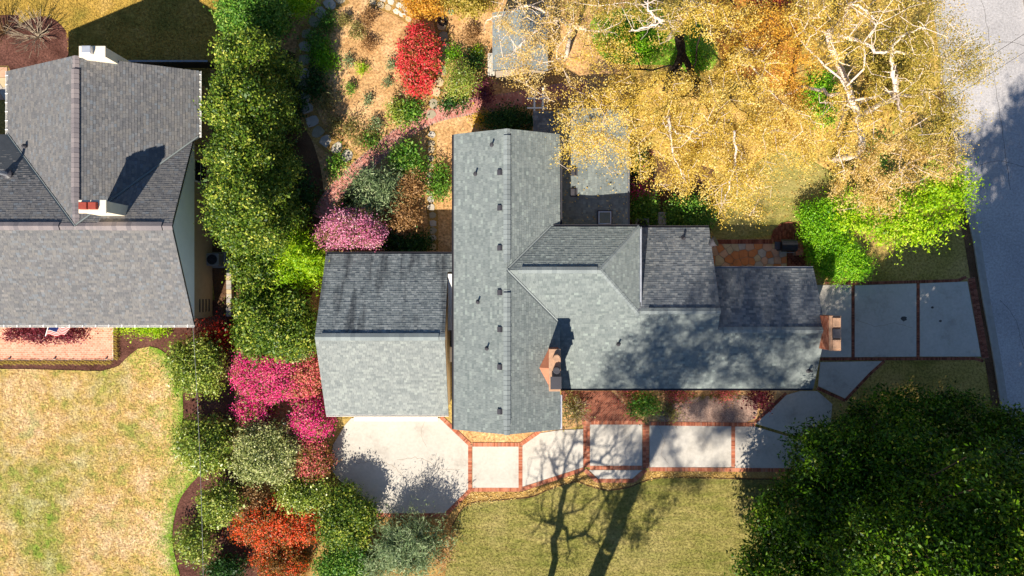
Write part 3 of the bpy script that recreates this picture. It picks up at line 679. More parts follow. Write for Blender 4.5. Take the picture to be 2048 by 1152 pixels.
def brick_stack(parent, x0, x1, y0, y1, z0, z1, mat, name='chimney', bw=.21, bh=.075, seed=1):
    """brick shaft (metres): mortar core, courses of single bricks on the four faces"""
    core = MB(); core.box(((x0 + x1) / 2, (y0 + y1) / 2, (z0 + z1) / 2), (x1 - x0 - .03, y1 - y0 - .03, z1 - z0)); o = core.build(name, M['mortar'], parent)
    m = MB(); rng = np.random.default_rng(seed); nz = int((z1 - z0) / bh); d = .05
    for k in range(nz):
        z = z0 + (k + .5) * bh
        for face in range(4):
            L = (x1 - x0) if face < 2 else (y1 - y0); n = max(2, round(L / bw)); w = L / n; off = (k % 2) * .5
            for i in range(n + 1):
                a0, a1 = max(0, (i - off) * w), min(L, (i + 1 - off) * w)
                if a1 - a0 < .03: continue
                c = (a0 + a1) / 2; e = rng.normal(0, .002)
                if face == 0: m.box((x0 + c, y0 + d / 2 - e, z), (a1 - a0 - .01, d, bh - .01))
                elif face == 1: m.box((x0 + c, y1 - d / 2 + e, z), (a1 - a0 - .01, d, bh - .01))
                elif face == 2: m.box((x0 + d / 2 - e, y0 + c, z), (d, a1 - a0 - .01, bh - .01))
                else: m.box((x1 - d / 2 + e, y0 + c, z), (d, a1 - a0 - .01, bh - .01))
    m.build('bricks', mat, o, 'stuff'); return o

# ================= main house (heights in m, plan in ground-pixel offsets from the nadir, y down)
house = empty('main_house', gp(0, 0, 0), 'grey shingled L-shaped house with brick chimneys in the middle of the picture', 'house')
E, R = 4.2, 5.5; SL = 0.01368                           # wing eave, ridge; slope per ground pixel
xw, xr, xe, yn, ys = -104, -8.7, 86.0, -276, 254
W1 = wall_prism(house, xw + 8, xe - 8, yn + 5, ys - 5, E - .05, R - .2, 'y', M['cream'])
def zS(y): return R - SL * (y + 31)                     # front slope height
yR = -31.0
rw = roof_plane(house, [[gp(xw, yn, E), gp(xw, ys, E), gp(xr, ys, R), gp(xr, yn, R)]], M['shingle_grey'], (0, 1, 0), seed=1)
zEe = lambda x: R - (R - E) * (x - xr) / (xe - xr)
# east slope, cut by the cross wing's valleys
zN = 4.43; yNe = yR - (R - zN) / SL
vx = xr + (R - zN) / (R - E) * (xe - xr)
ySv = yR + (R - E) / SL
re1 = roof_plane(house, [[gp(xe, yn, E), gp(xr, yn, R), gp(xr, yNe, R), gp(xe, yNe, E)], [gp(xr, yNe, R), gp(xr, yR, R), gp(vx, yNe, zN)], [gp(xr, yR, R), gp(xe, ySv, E), gp(xe, ys, E), gp(xr, ys, R)]], M['shingle_grey'], (0, 1, 0), seed=2)
ridge_caps(gp(xr, yn, R), gp(xr, yR - 14, R), M['cap_grey'], rw, .32, (.05, .98), 1, drop=.46)
ridge_caps(gp(xr, yR + 34, R), gp(xr, ys, R), M['cap_grey'], rw, .32, (.02, .93), 2, drop=.46)
# cross wing
xh, xE1 = 152.4, 227.5; yHip = yR + (R - zN) / SL
W2 = wall_prism(house, xe - 30, xE1 - 9, yNe + 8, 180, 2.4, None, 'x', M['cream'])
W2b = wall_prism(house, xe - 30, xE1 - 9, yNe + 8, yHip - 4, zN - .1, None, 'x', M['cream'])
rn = roof_plane(house, [[gp(vx, yNe, zN), gp(xE1, yNe, zN), gp(xh, yR, R), gp(xr, yR, R)]], M['shingle_grey'], (1, 0, 0), seed=3)
rh = roof_plane(house, [[gp(xE1, yNe, zN), gp(xE1, yHip, zN), gp(xh, yR, R)]], M['shingle_grey'], (0, 1, 0), seed=4)
x2, x3 = 371.0, 566.0; y2, y3 = 41.0, 75.8; yS = 188.5; z2, z3, zs = zS(y2), zS(y3), zS(yS)
xvh = xr + (yHip - yR) / (ySv - yR) * (xe - xr)
rs = roof_plane(house, [
    [gp(xr, yR, R), gp(xh, yR, R), gp(xE1, yHip, zS(yHip)), gp(xvh, yHip, zS(yHip))],
    [gp(xvh, yHip, zS(yHip)), gp(x2, yHip, zS(yHip)), gp(x2, ySv, zS(ySv)), gp(xe, ySv, zS(ySv))],
    [gp(xe, ySv, zS(ySv)), gp(x2, ySv, zS(ySv)), gp(x2, yS, zs), gp(xe, yS, zs)],
    [gp(xE1, y2, z2), gp(x2, y2, z2), gp(x2, yHip, zS(yHip)), gp(xE1, yHip, zS(yHip))],
    [gp(x2, y3, z3), gp(x3, y3, z3), gp(x3, yS, zs), gp(x2, yS, zs)]], M['shingle_grey'], (1, 0, 0), seed=5)
ridge_caps(gp(xr + 20, yR, R), gp(xh, yR, R), M['cap_grey'], rs, .3, (.04, .96), 3, drop=.46)
for (a, b, sd) in ((gp(xh, yR, R), gp(xE1, yNe, zN), 4), (gp(xh, yR, R), gp(xE1, yHip, zN), 5)): ridge_caps(a, b, M['cap_grey'], rh, .24, None, sd, 'hip_cap', drop=.3)
# valley flashing strips
def valley(a, b, parent, w=.12):
    a, b = Vector(a), Vector(b); d = (b - a).normalized(); s = Vector((-d.y, d.x, 0)).normalized(); m = MB(); up = Vector((0, 0, .02))
    m.poly([tuple(a + s * w + up + Vector((0, 0, .05))), tuple(a + up), tuple(b + up), tuple(b + s * w + up + Vector((0, 0, .05)))]); m.poly([tuple(a + up), tuple(a - s * w + up + Vector((0, 0, .05))), tuple(b - s * w + up + Vector((0, 0, .05))), tuple(b + up)])
    m.build('valley_flashing', M['cap_grey'], parent)
valley(gp(xr, yR, R), gp(xe, ySv, E), rs, .06); valley(gp(xr, yR, R), gp(vx, yNe, zN), rn, .06)
# second and third steps of the east wing
zn2, zn3 = 2.4, 2.5; yn2 = y2 - (z2 - zn2) / SL; yn3 = y3 - (z3 - zn3) / SL
r2 = roof_plane(house, [[gp(xE1 - 8, yn2, zn2), gp(x2, yn2, zn2), gp(x2, y2, z2), gp(xE1 - 8, y2, z2)]], M['shingle_dark'], (1, 0, 0), seed=6)
r3 = roof_plane(house, [[gp(x2 - 8, yn3, zn3), gp(x3, yn3, zn3), gp(x3, y3, z3), gp(x2 - 8, y3, z3)]], M['shingle_dark'], (1, 0, 0), seed=7)
ridge_caps(gp(xE1 + 2, y2, z2), gp(x2, y2, z2), M['cap_grey'], r2, .3, (.1, .93), 6, drop=.46)
ridge_caps(gp(x2 + 2, y3, z3), gp(x3, y3, z3), M['cap_grey'], r3, .3, (.04, .98), 7, drop=.46)
wall_prism(house, xE1 - 12, x2 - 8, yn2 + 8, 176, 2.35, None, 'x', M['cream'])
wall_prism(house, x2 - 10, x3 - 8, yn3 + 8, 176, 2.35, None, 'x', M['cream'])
for (x, ya, za, yb, zb, yc, zc) in ((x2 - 8, yn2 + 8, 2.34, y2, z2 - .16, 176, 2.3), (x3 - 8, yn3 + 8, 2.34, y3, z3 - .16, 176, 2.3)):
    gb = MB(); A = [[gp(xx, ya, za), gp(xx, yc, za), gp(xx, yb, zb)] for xx in (x - 5, x)]; B = len(gb.v); gb.v += A[0] + A[1]
    gb.f += [(B, B + 1, B + 2), (B + 5, B + 4, B + 3), (B, B + 3, B + 4, B + 1), (B + 1, B + 4, B + 5, B + 2), (B + 2, B + 5, B + 3, B)]
    gb.build('gable', M['siding'], house)
# gutters
gutter(gp(xw, yn, E - .02), gp(xw, ys, E - .02), rw, M['metal_dark'], (-1, 0, 0))
gutter(gp(xe, yn, E - .02), gp(xe, yNe, E - .02), re1, M['metal_dark'], (1, 0, 0))
gutter(gp(xe, yS + 4, E - .02), gp(xe, ys, E - .02), re1, M['galv'], (1, 0, 0))
gutter(gp(vx, yNe, zN - .02), gp(xE1, yNe, zN - .02), rn, M['metal_dark'], (0, 1, 0))
gutter(gp(xE1, yNe, zN - .02), gp(xE1, yHip, zN - .02), rh, M['galv'], (1, 0, 0))
gutter(gp(xe, yS, zs - .02), gp(x3, yS, zs - .02), rs, M['metal_dark'], (0, -1, 0))
gutter(gp(xE1, yn2, zn2 - .02), gp(x2, yn2, zn2 - .02), r2, M['metal_dark'], (0, 1, 0))
gutter(gp(x2, yn3, zn3 - .02), gp(x3, yn3, zn3 - .02), r3, M['metal_grey'], (0, 1, 0))
# vents
upW = (2.85, 0, 1.3)
def zW(px): return E + (R - E) * ((px - 1024) * .89 - xw) / (xr - xw)
for y in (345, 416, 496, 585, 659, 734, 823): slope_vent(1001, y, zW(1001) - .02, rw, upW, (.28, .26, .13))
for (x, y) in ((984, 290), (951, 348), (956, 604), (974, 697)): pipe_vent(x, y, zW(x), rw)
pipe_vent(1237, 688, zS(110 * .9), rs); pipe_vent(1617, 741, zS(165 * .93), rs, .06, .45)
pipe_vent(1366, 478, 2.65, r2, .07, .3)
# small satellite dish and mast at the corner of the second step
m = MB(); bx, by, bz = p3(1416, 490, 2.75); m.tube([(bx, by, bz - .2), (bx, by, bz + .5), (bx + .1, by + .05, bz + .7)], .025, 8); ds = m.build('dish_mast', M['metal_grey'], r2)
m = MB(); m.tube([(bx - .08, by - .1, bz + .62), (bx + .12, by + .12, bz + .74), (bx + .2, by + .16, bz + .8)], [.05, .26, .3], 16); m.build('dish', M['metal_dark'], ds)
# chimney on the south-east valley with copper saddle
cx0, cy0, _ = p3(1098, 776, 5.0); cx1, cy1, _ = p3(1119, 699, 5.6)
ZT = 5.75
ch = brick_stack(house, cx0, cx1, cy0, cy1, 2.6, ZT, M['chimney_brick'], seed=2)
m = MB(); m.prism([(cx0 - .05, cy0 - .05), (cx1 + .05, cy0 - .05), (cx1 + .05, cy1 + .05), (cx0 - .05, cy1 + .05)], ZT, ZT + .09); m.build('chimney_cap', M['mortar_cap'], ch, bevel=.02)
for (t, r, mm) in ((.80, .2, M['mortar_cap']), (.5, .19, M['metal_dark'])):
    m = MB(); q = ((cx0 + cx1) / 2 + .08, cy0 + (cy1 - cy0) * t); m.tube([(*q, ZT + .05), (*q, ZT + .35), (*q, ZT + .36), (*q, ZT + .1)], [r, r * .92, r * .74, r * .7], 14, cap=False); m.build('flue', mm, ch)
m = MB(); q = ((cx0 + cx1) / 2 + .04, cy0 + (cy1 - cy0) * .2); m.box((q[0], q[1], ZT + .2), (.42, .5, .24)); fb = m.build('flue_box', M['metal_grey'], ch, bevel=.015)
m = MB(); m.box((q[0], q[1], ZT + .34), (.56, .64, .03)); m.build('rain_cap', M['metal_dark'], fb)
hx = cx0 - .5; hz = E + .42; mid = (cy0 + cy1) / 2; zz = 5.05
m = MB(); A = (cx0 + .02, mid, zz); Bq = (hx, mid, zEe(hx / S) + .03); C1 = (cx0 + .02, cy1 - .05, zEe(cx0 / S) + .02); C2 = (cx0 + .02, cy0 + .05, zEe(cx0 / S) + .02)
m.poly([Bq, A, C1]); m.poly([Bq, C2, A]); m.poly([A, C2, (C2[0], C2[1], C2[2] - .3), (C1[0], C1[1], C1[2] - .3), C1]); m.build('saddle', M['copper'], ch)
# east end chimney: broad brick wall with two flues
ex0, _, _ = p3(1650, 660, 4.1); ex1 = ex0 + .5; ey1 = p3(0, 632, 4.6)[1]; ey0 = p3(0, 700, 4.6)[1]; ZE = 4.75
ce = brick_stack(house, ex0 - .1, ex1, ey0, ey1, 0, ZE, M['chimney_brick'], seed=3)
for k, (t, mm) in enumerate(((.82, M['mortar_cap']), (.5, M['metal_dark']), (.18, M['mortar_cap']))):
    m = MB(); m.box((ex1 - .24, ey0 + (ey1 - ey0) * t, ZE + .09), (.42, .5, .18)); m.build('flue', mm, ce, bevel=.02)
m = MB(); m.box(((ex0 + ex1) / 2 - .04, (ey0 + ey1) / 2, ZE + .03), (.62, ey1 - ey0 + .04, .06)); m.build('chimney_cap', M['mortar_cap'], ce)

# flat rear annex with skylight
ZA = 2.5; ax0, ax1, ay0, ay1 = 84, 217, -336, -104
wall_prism(house, ax0 + 2, ax1 - 8, ay0 + 8, ay1 + 5, ZA - .2, None, 'x', M['cream'])
xm = 150
ra = roof_plane(house, [[gp(ax0, ay0, ZA), gp(ax0, ay1, ZA), gp(xm, ay1, ZA + .18), gp(xm, ay0, ZA + .18)]], M['shingle_grey'], (0, 1, 0), seed=8)
rb = roof_plane(house, [[gp(ax1, ay0, ZA), gp(ax1, ay1, ZA), gp(xm, ay1, ZA + .18), gp(xm, ay0, ZA + .18)]], M['shingle_grey'], (0, 1, 0), seed=9)
gutter(gp(ax1, ay0, ZA), gp(ax1, ay1, ZA), rb, M['metal_grey'], (1, 0, 0))
for y in (343, 385): slope_vent(1147, y, ZA + .1, ra, (1, 0, .1), (.36, .3, .18))
sx, sy, sz = p3(1209, 436, ZA + .15); m = MB(); m.box((sx, sy, sz), (.86, .86, .24)); sk = m.build('skylight', M['metal_dark'], rb, bevel=.01)
m = MB(); m.box((sx, sy, sz + .125), (.7, .7, .02)); m.build('pane', M['skylight_glass'], sk)
m = MB(); m.box((sx + .33, sy, sz + .14), (.05, .72, .03)); m.box((sx - .33, sy, sz + .14), (.05, .72, .03)); m.box((sx, sy + .33, sz + .14), (.62, .05, .03)); m.box((sx, sy - .33, sz + .14), (.62, .05, .03)); m.build('frame', M['galv'], sk)
rp = roof_plane(house, [[gp(40, -334, 2.3), gp(82, -334, 2.3), gp(82, -270, 2.45), gp(40, -270, 2.45)]], M['shingle_dark'], (1, 0, 0), name='porch_roof', seed=10)
m = MB()
for (x, y) in ((42, -332), (80, -332)): m.box(gp(x, y, 1.1), (.1, .1, 2.2))
m.build('porch_post', M['white'], house)

# ================= garage
garage = empty('garage', gp(-230, 90, 0), 'detached grey gabled garage facing the pale concrete apron', 'garage')
ge, gr_ = 2.6, 4.77; gx0, gx1 = -348.4, -119; gy0, gyr, gy1 = -63.7, 86.5, 237
wall_prism(garage, gx0 + 4, gx1 - 4, gy0 + 8, gy1 - 9, ge - .1, gr_ - .28, 'x', M['cream'])
gs = roof_plane(garage, [[gp(gx0, gy1, ge), gp(gx1, gy1, ge), gp(gx1, gyr, gr_), gp(gx0, gyr, gr_)]], M['shingle_pale'], (1, 0, 0), seed=11)
gsl = (gr_ - ge) / (gyr - gy0); yk = -30
gn = roof_plane(garage, [[gp(gx0, yk, ge + gsl * (yk - gy0)), gp(gx1, yk, ge + gsl * (yk - gy0)), gp(gx1, gyr, gr_), gp(gx0, gyr, gr_)],
                         [gp(gx0, gy0, ge), gp(xw + 7, gy0, ge), gp(xw + 7, yk, ge + gsl * (yk - gy0)), gp(gx0, yk, ge + gsl * (yk - gy0))]], M['shingle_garage'], (1, 0, 0), seed=12)
ridge_caps(gp(gx0, gyr, gr_), gp(gx1, gyr, gr_), M['cap_grey'], gs, .34, (.05, .95), 13, drop=.48)
gutter(gp(gx0, gy1, ge - .02), gp(gx1, gy1, ge - .02), gs, M['white'], (0, -1, 0)); gutter(gp(gx0, gy0, ge - .02), gp(xw, gy0, ge - .02), gn, M['metal_dark'], (0, 1, 0))
m = MB(); dx0, dy_, _ = gp(-316, 228.5); dx1 = gp(-148, 0)[0]
m.box(((dx0 + dx1) / 2, dy_ - .02, 1.08), (dx1 - dx0, .06, 2.16)); gd = m.build('garage_door', M['white'], garage)
for k in range(4):
    m = MB(); m.box(((dx0 + dx1) / 2, dy_ - .06, .27 + k * .54), (dx1 - dx0 - .04, .03, .51)); m.build('door_panel', M['white'], gd, bevel=.008)
m = MB(); m.box(((dx0 + dx1) / 2, gp(0, 262)[1], .05), (dx1 - dx0, .26, .03)); m.build('door_sill', M['cream'], garage)
# white breezeway roof between garage and house
m = MB(); bw0, bw1 = -118, -98
m.prism([gp(bw0, -26)[:2], gp(bw1, -26)[:2], gp(bw1, 78)[:2], gp(bw0, 78)[:2]], 3.0, 3.2); br = m.build('breezeway_roof', M['white'], garage)
m = MB(); m.prism([gp(bw0, 112)[:2], gp(bw1, 112)[:2], gp(bw1, 140)[:2], gp(bw0, 140)[:2]], 2.1, 2.2); m.build('breezeway_roof', M['white'], garage)
m = MB(); m.prism([gp(bw0 + 1, 79)[:2], gp(bw1, 79)[:2], gp(bw1, 111)[:2], gp(bw0 + 1, 111)[:2]], 2.1, 2.2); m.build('breezeway_skylight', M['glass'], garage)
m = MB(); m.box(gp(-107, 146, 1.6), (.28, .3, .4)); m.build('meter_box', M['metal_grey'], garage, bevel=.02)

# ================= neighbour's house
nb = empty('neighbour_house', gp(-748, -106, 0), 'mauve-grey shingled house with cream chimneys beside the dry lawn', 'house')
NE_, NR = 3.4, 5.9; nx, nxw, nxe = -748, -925, -574; nyn, nyr, nys = -398, -106, 68; nxE = -583; nsl = (NR - NE_) / 173.0
def zNS(x): return NR - (NR - NE_) * abs(x - nx) / 176.0
vE = (nxe, nyr - (nxe - nx) * 173.0 / 176.0)
NW = roof_plane(nb, [[gp(nxw, nyn, NE_), gp(nxw, -282, NE_), gp(nx, nyr, NR), gp(nx, nyn, NR)]], M['shingle_mauve'], (0, 1, 0), seed=20)
NEs = roof_plane(nb, [[gp(nxe, nyn, zNS(nxe)), gp(nx, nyn, NR), gp(nx, nyr, NR), gp(nxe, vE[1], zNS(nxe))]], M['shingle_mauve'], (0, 1, 0), seed=21)
NS = roof_plane(nb, [[gp(-1160, nyr, NR), gp(nxE, nyr, NR), gp(nxE, nys, NE_), gp(-1160, nys, NE_)]], M['shingle_mauve'], (1, 0, 0), seed=22)
def zNn(y): return NR - nsl * (nyr - y)
NN = roof_plane(nb, [[gp(nx, nyr, NR), gp(nxE, nyr, NR), gp(nxE, vE[1] + 9, zNn(vE[1] + 9))], [gp(nx, nyr, NR), gp(nxw, -282, NE_), gp(-1160, -282, NE_), gp(-1160, nyr, NR)]], M['shingle_mauve'], (1, 0, 0), seed=23)
ridge_caps(gp(nx, nyn, NR), gp(nx, nyr, NR), M['cap_mauve'], NW, .36, (.08, .86), 24, drop=.47)
ridge_caps(gp(-1160, nyr, NR), gp(nxE, nyr, NR), M['cap_mauve'], NS, .36, (.3, .665), 25, drop=.47)
m_ = ridge_caps(gp(-712, nyr, NR + .001), gp(-598, nyr, NR + .001), M['cap_mauve'], NS, .38, (.02, .98), 26, drop=.47)
valley(gp(nx, nyr, NR), gp(nxe, vE[1], zNS(nxe)), NN, .05); valley(gp(nx, nyr, NR), gp(nxw, -282, NE_), NN, .05)
gutter(gp(nxe, nyn, NE_), gp(nxe, vE[1], NE_), NEs, M['white'], (1, 0, 0), brackets=9)
gutter(gp(-1160, nys, NE_), gp(nxE, nys, NE_), NS, M['white'], (0, -1, 0), brackets=24)
gutter(gp(nxw, nyn, NE_), gp(nxw, -282, NE_), NW, M['white'], (-1, 0, 0), brackets=7)
wall_prism(nb, -1150, nxE - 16, -272, nys - 10, NE_ - .12, None, 'x', M['beige_wall'])
wall_prism(nb, nxw + 10, nxe - 25, nyn + 6, -270, NE_ - .12, None, 'y', M['beige_wall'])
m = MB()                                                 # projecting sided gable on the east, and its soffit
A = [[gp(x, -281, NE_ - .12), gp(x, nys - 2, NE_ - .12), gp(x, nyr, NR - .18)] for x in (nxE - 30, nxE - 1.5)]
m.v = A[0] + A[1]; m.f = [(0, 1, 2), (5, 4, 3), (0, 3, 4, 1), (1, 4, 5, 2), (2, 5, 3, 0)]; m.build('gable', M['siding'], nb)
m = MB(); A = [[gp(nxw + 10, y, NE_ - .13), gp(nxe - 10, y, NE_ - .13), gp(nx, y, NR - .2)] for y in (nyn + 6, nyn + 12)]
m.v = A[0] + A[1]; m.f = [(0, 1, 2), (5, 4, 3), (0, 3, 4, 1), (1, 4, 5, 2), (2, 5, 3, 0)]; m.build('gable', M['siding'], nb)
wx = gp(nxE - 16, 0)[0]
for (yy, zz_, hh) in ((-232, 1.75, 1.5), (-212, 1.75, 1.5)):
    m = MB(); m.box((wx + .03, gp(0, yy)[1], zz_), (.1, .66, hh)); wdw = m.build('window', M['white'], nb)
    for k in (-.36, .36): m = MB(); m.box((wx + .085, gp(0, yy)[1], zz_ + k), (.02, .52, .62)); m.build('pane', M['glass'], wdw)
for k in range(4):
    m = MB(); m.box((wx + .02, gp(0, 34)[1], .5 + k * .4), (.04, .75, .07)); m.build('wall_louvre', M['dark_fence'], nb)
# cream chimneys
cX, cY, _ = p3(190, 414, 7.2)
m = MB(); m.box((cX, cY, 6.2), (1.26, .56, 2.3)); nc = m.build('chimney', M['cream'], nb, bevel=.01)
m = MB(); m.box((cX, cY, 7.38), (1.36, .66, .08)); m.build('chimney_cap', M['cream'], nc, bevel=.015)
for k in (-.36, .1): m = MB(); m.box((cX + k, cY + .02, 7.52), (.4, .36, .22)); m.build('flue', M['flue'], nc, bevel=.02)
cX, cY, _ = p3(186, 104, 6.2)
m = MB(); m.box((cX, cY, 3.1), (1.27, .5, 6.2)); nc2 = m.build('chimney', M['cream'], nb, bevel=.01)
m = MB(); m.box((cX, cY, 6.24), (1.35, .58, .08)); m.build('chimney_cap', M['cream'], nc2, bevel=.015)
m = MB(); m.box((cX - .15, cY + .02, 6.42), (.46, .38, .28)); m.build('flue', M['galv'], nc2, bevel=.02)
pipe_vent(14, 348, zNn(-195), NN, .11, .9, M['galv'], 'flue_pipe'); pipe_vent(48, 292, zNS(-860), NW, .05, .15)

# ================= garden shed, pergola, fence, small things
shed = empty('garden_shed', (*g(1040, 80), 0), 'small grey-roofed garden shed under gold branches', 'shed')
zs0, zs1 = 2.3, 2.75; s0 = p3(985, 24, 2.4); s1 = p3(1096, 140, 2.4); smx = (s0[0] + s1[0]) / 2
m = MB(); m.prism([(s0[0] + .15, s1[1] + .15), (s1[0] - .15, s1[1] + .15), (s1[0] - .15, s0[1] - .15), (s0[0] + .15, s0[1] - .15)], 0, 2.2); m.build('wall', M['wood_grey'], shed)
roof_plane(shed, [[(s0[0], s1[1], zs0), (s0[0], s0[1], zs0), (smx, s0[1], zs1), (smx, s1[1], zs1)]], M['cap_grey'], (0, 1, 0), seed=30)
roof_plane(shed, [[(s1[0], s1[1], zs0), (s1[0], s0[1], zs0), (smx, s0[1], zs1), (smx, s1[1], zs1)]], M['cap_grey'], (0, 1, 0), seed=31)
bench = empty('garden_bench', (*g(982, 130), 0), 'narrow weathered wooden bench beside the garden shed', 'bench')
for k in range(4):
    m = MB(); x, y, _ = p3(977 + k * 3.6, 130, .45); m.box((x, y, .45), (.09, 1.25, .04)); m.build('slat', M['white_shed'], bench)
for yy in (110, 150):
    m = MB(); x, y, _ = p3(982, yy, .2); m.box((x, y, .215), (.36, .06, .43)); m.build('leg', M['white_shed'], bench)
perg = empty('white_trellis', (*g(1075, 200), 0), 'white open-topped trellis of crossed bars by the brick path', 'trellis')
for k, px in enumerate((1069, 1086)):
    m = MB(); a = p3(px, 176, 2.2); b = p3(px, 232, 2.2); m.box((a[0], (a[1] + b[1]) / 2, 2.2), (.09, abs(a[1] - b[1]), .08)); m.build('rafter', M['white'], perg)
for py in (197, 216):
    m = MB(); a = p3(1054, py, 2.28); b = p3(1094, py, 2.28); m.box(((a[0] + b[0]) / 2, a[1], 2.28), (abs(a[0] - b[0]), .07, .08)); m.build('crossbar', M['white'], perg)
for (px, py) in ((1069, 197), (1086, 197), (1069, 216), (1086, 216)):
    m = MB(); a = p3(px, py, 2.2); m.box((a[0], a[1], 1.08), (.08, .08, 2.16)); m.build('post', M['white'], perg)
fence = empty('dark_fence', (*g(350, 134), 0), 'low dark board fence behind the mauve-roofed house', 'fence')
fa = Vector((*g(268, 136), 0)); fb_ = Vector((*g(434, 136), 0)); n = 34
for k in range(n):
    q = fa.lerp(fb_, (k + .5) / n); m = MB(); m.box((q.x, q.y, .62 + .01 * math.sin(k * 3)), ((fb_ - fa).length / n - .012, .025, 1.2)); m.build('board', M['dark_fence'], fence)
m = MB(); q = fa.lerp(fb_, .5); m.box((q.x, q.y, 1.25), ((fb_ - fa).length, .1, .05)); m.build('rail', M['metal_grey'], fence)
wf = empty('white_fence_panel', (*g(476, 78), 0), 'short white fence panel beside the tall evergreen row', 'fence')
for k in range(6):
    m = MB(); x, y = g(476, 62 + k * 6.5); m.box((x, y, .75), (.05, .17, 1.5)); m.build('board', M['white_shed'], wf)
grill = empty('barbecue_grill', (*g(1561, 500), 0), 'black covered barbecue grill on the flagstone patio', 'grill')
gx, gy = g(1564, 493)
m = MB(); m.box((gx, gy, .5), (.75, .5, .9)); m.build('cabinet', M['black'], grill, bevel=.03)
m = MB()
for k in range(9):
    a = math.pi * k / 8; m.v += [(gx - .45, gy - .36 * math.cos(a), .98 + .26 * math.sin(a)), (gx + .45, gy - .36 * math.cos(a), .98 + .26 * math.sin(a))]
for k in range(8): m.f.append((2 * k, 2 * k + 2, 2 * k + 3, 2 * k + 1))
m.f += [tuple(range(0, 18, 2))[::-1], tuple(range(1, 18, 2))]; m.build('lid', M['black'], grill)
m = MB(); m.box((gx - .62, gy, .9), (.32, .45, .04)); m.build('side_shelf', M['metal_dark'], grill)
m = MB(); m.tube([(gx - .3, gy - .42, 1.05), (gx + .3, gy - .42, 1.05)], .018, 8); m.build('handle', M['metal_grey'], grill)
for sx_ in (-.3, .3): m = MB(); m.tube([(gx + sx_ - .02, gy - .2, .06), (gx + sx_ + .02, gy - .2, .06)], .06, 12); m.build('wheel', M['black'], grill)
m = MB(); m.box((*g(1592, 497), .25), (.45, .85, .5)); o = m.build('brick_pier', M['mortar'])
tag(o, 'low orange brick pier standing beside the black grill', 'pier'); m = MB()
ox, oy = g(1592, 497)
for k in range(8):
    for r in range(2): m.box((ox + (r - .5) * .22, oy + (k - 3.5) * .106, .515), (.21, .096, .04))
m.build('bricks', M['brick'], o, 'stuff')
def ac_unit(px, py, label, size=.8):
    x, y = g(px, py); t = empty('air_conditioner', (x, y, 0), label, 'air conditioner')
    m = MB(); m.box((x, y, .42), (size, size, .76)); m.build('cabinet', M['metal_grey'], t, bevel=.04)
    m = MB(); m.ring((x, y, .82), size * .38, .02, 28, 6)
    for r in (.28, .2, .12): m.ring((x, y, .82), size * r, .007, 24, 4)
    for k in range(8): a = k * math.pi / 4; m.tube([(x, y, .82), (x + math.cos(a) * size * .38, y + math.sin(a) * size * .38, .82)], .007, 5)
    m.build('fan_guard', M['metal_dark'], t)
    m = MB(); m.tube([(x, y, .803), (x, y, .808)], size * .37, 20); m.build('fan_well', M['black'], t)
    m = MB(); m.box((x, y, .02), (size + .2, size + .2, .04)); m.build('pad', M['kerb'], t)
ac_unit(1280, 452, 'grey air conditioner in the shadow behind the house near the skylight'); ac_unit(436, 520, "grey air conditioner against the neighbour's beige wall", .75)
m = MB(); m.box((*g(1318, 440), .45), (.5, .75, .9)); o = m.build('utility_cabinet', M['metal_grey'], bevel=.03); tag(o, 'dark grey utility cabinet between green shrubs behind the house', 'cabinet')
hx_, hy_ = g(885, 43); ho = MB()
for k in range(3): ho.ring((hx_ + .02 * k, hy_, .03 + .05 * k), .24 + .02 * (k % 2), .035, 28, 8)
ho.ring((hx_, hy_, .05), .17, .03, 24, 8)
ho.tube([(*g(*p), .03) for p in smooth_line([(908, 50), (898, 58), (893, 72), (895, 86), (903, 96)], 6)], .02, 6)
tag(ho.build('garden_hose', M['hose']), 'coiled dark garden hose beside the stone walk', 'hose')
m = MB(); x, y = g(902, 25); m.tube([(x, y, 0), (x, y, .05), (x, y, .055)], [.17, .17, .15], 20); tag(m.build('drain_lid', M['green_lid']), 'round green plastic drain lid in the bare soil', 'lid')
# neighbour's block wall by the air conditioner
m = MB()
bwall = empty('block_retaining_wall', (*g(462, 575), 0), "low pale block wall between the two houses", 'wall')
for k in range(13):
    m = MB(); x, y = g(463 + .3 * math.sin(k), 520 + k * 9); m.box((x, y, .2), (.3, .26, .4)); m.build('block', [M['kerb'], M['flag_tan'], M['flag_grey']][k % 3], bwall, bevel=.012)
# flag on a pole under the neighbour's eave
flag = empty('house_flag', (*g(100, 655), 0), 'striped flag with blue canton on an angled pole over the patio', 'flag')
p0 = Vector(p3(103, 648, 2.6)); p1 = Vector(p3(91, 672, 2.2)); m = MB(); m.tube([p0 + Vector((0, .25, .1)), p1], .022, 8); m.build('pole', M['white'], flag)
m, nt, b = new_mat('flag_cloth', .8, .1); tc = N(nt, 'ShaderNodeUVMap'); sx2 = N(nt, 'ShaderNodeSeparateXYZ'); nt.links.new(tc.outputs[0], sx2.inputs[0])
mu = N(nt, 'ShaderNodeMath', operation='MULTIPLY'); mu.inputs[1].default_value = 6.5; nt.links.new(sx2.outputs[1], mu.inputs[0])
fr = N(nt, 'ShaderNodeMath', operation='FRACT'); nt.links.new(mu.outputs[0], fr.inputs[0]); gt_ = N(nt, 'ShaderNodeMath', operation='GREATER_THAN'); gt_.inputs[1].default_value = .5; nt.links.new(fr.outputs[0], gt_.inputs[0])
c = mixc(nt, gam(150, 30, 38), gam(186, 178, 170), gt_.outputs[0])
cu = N(nt, 'ShaderNodeMath', operation='LESS_THAN'); cu.inputs[1].default_value = .4; nt.links.new(sx2.outputs[0], cu.inputs[0])
cv = N(nt, 'ShaderNodeMath', operation='GREATER_THAN'); cv.inputs[1].default_value = .46; nt.links.new(sx2.outputs[1], cv.inputs[0])
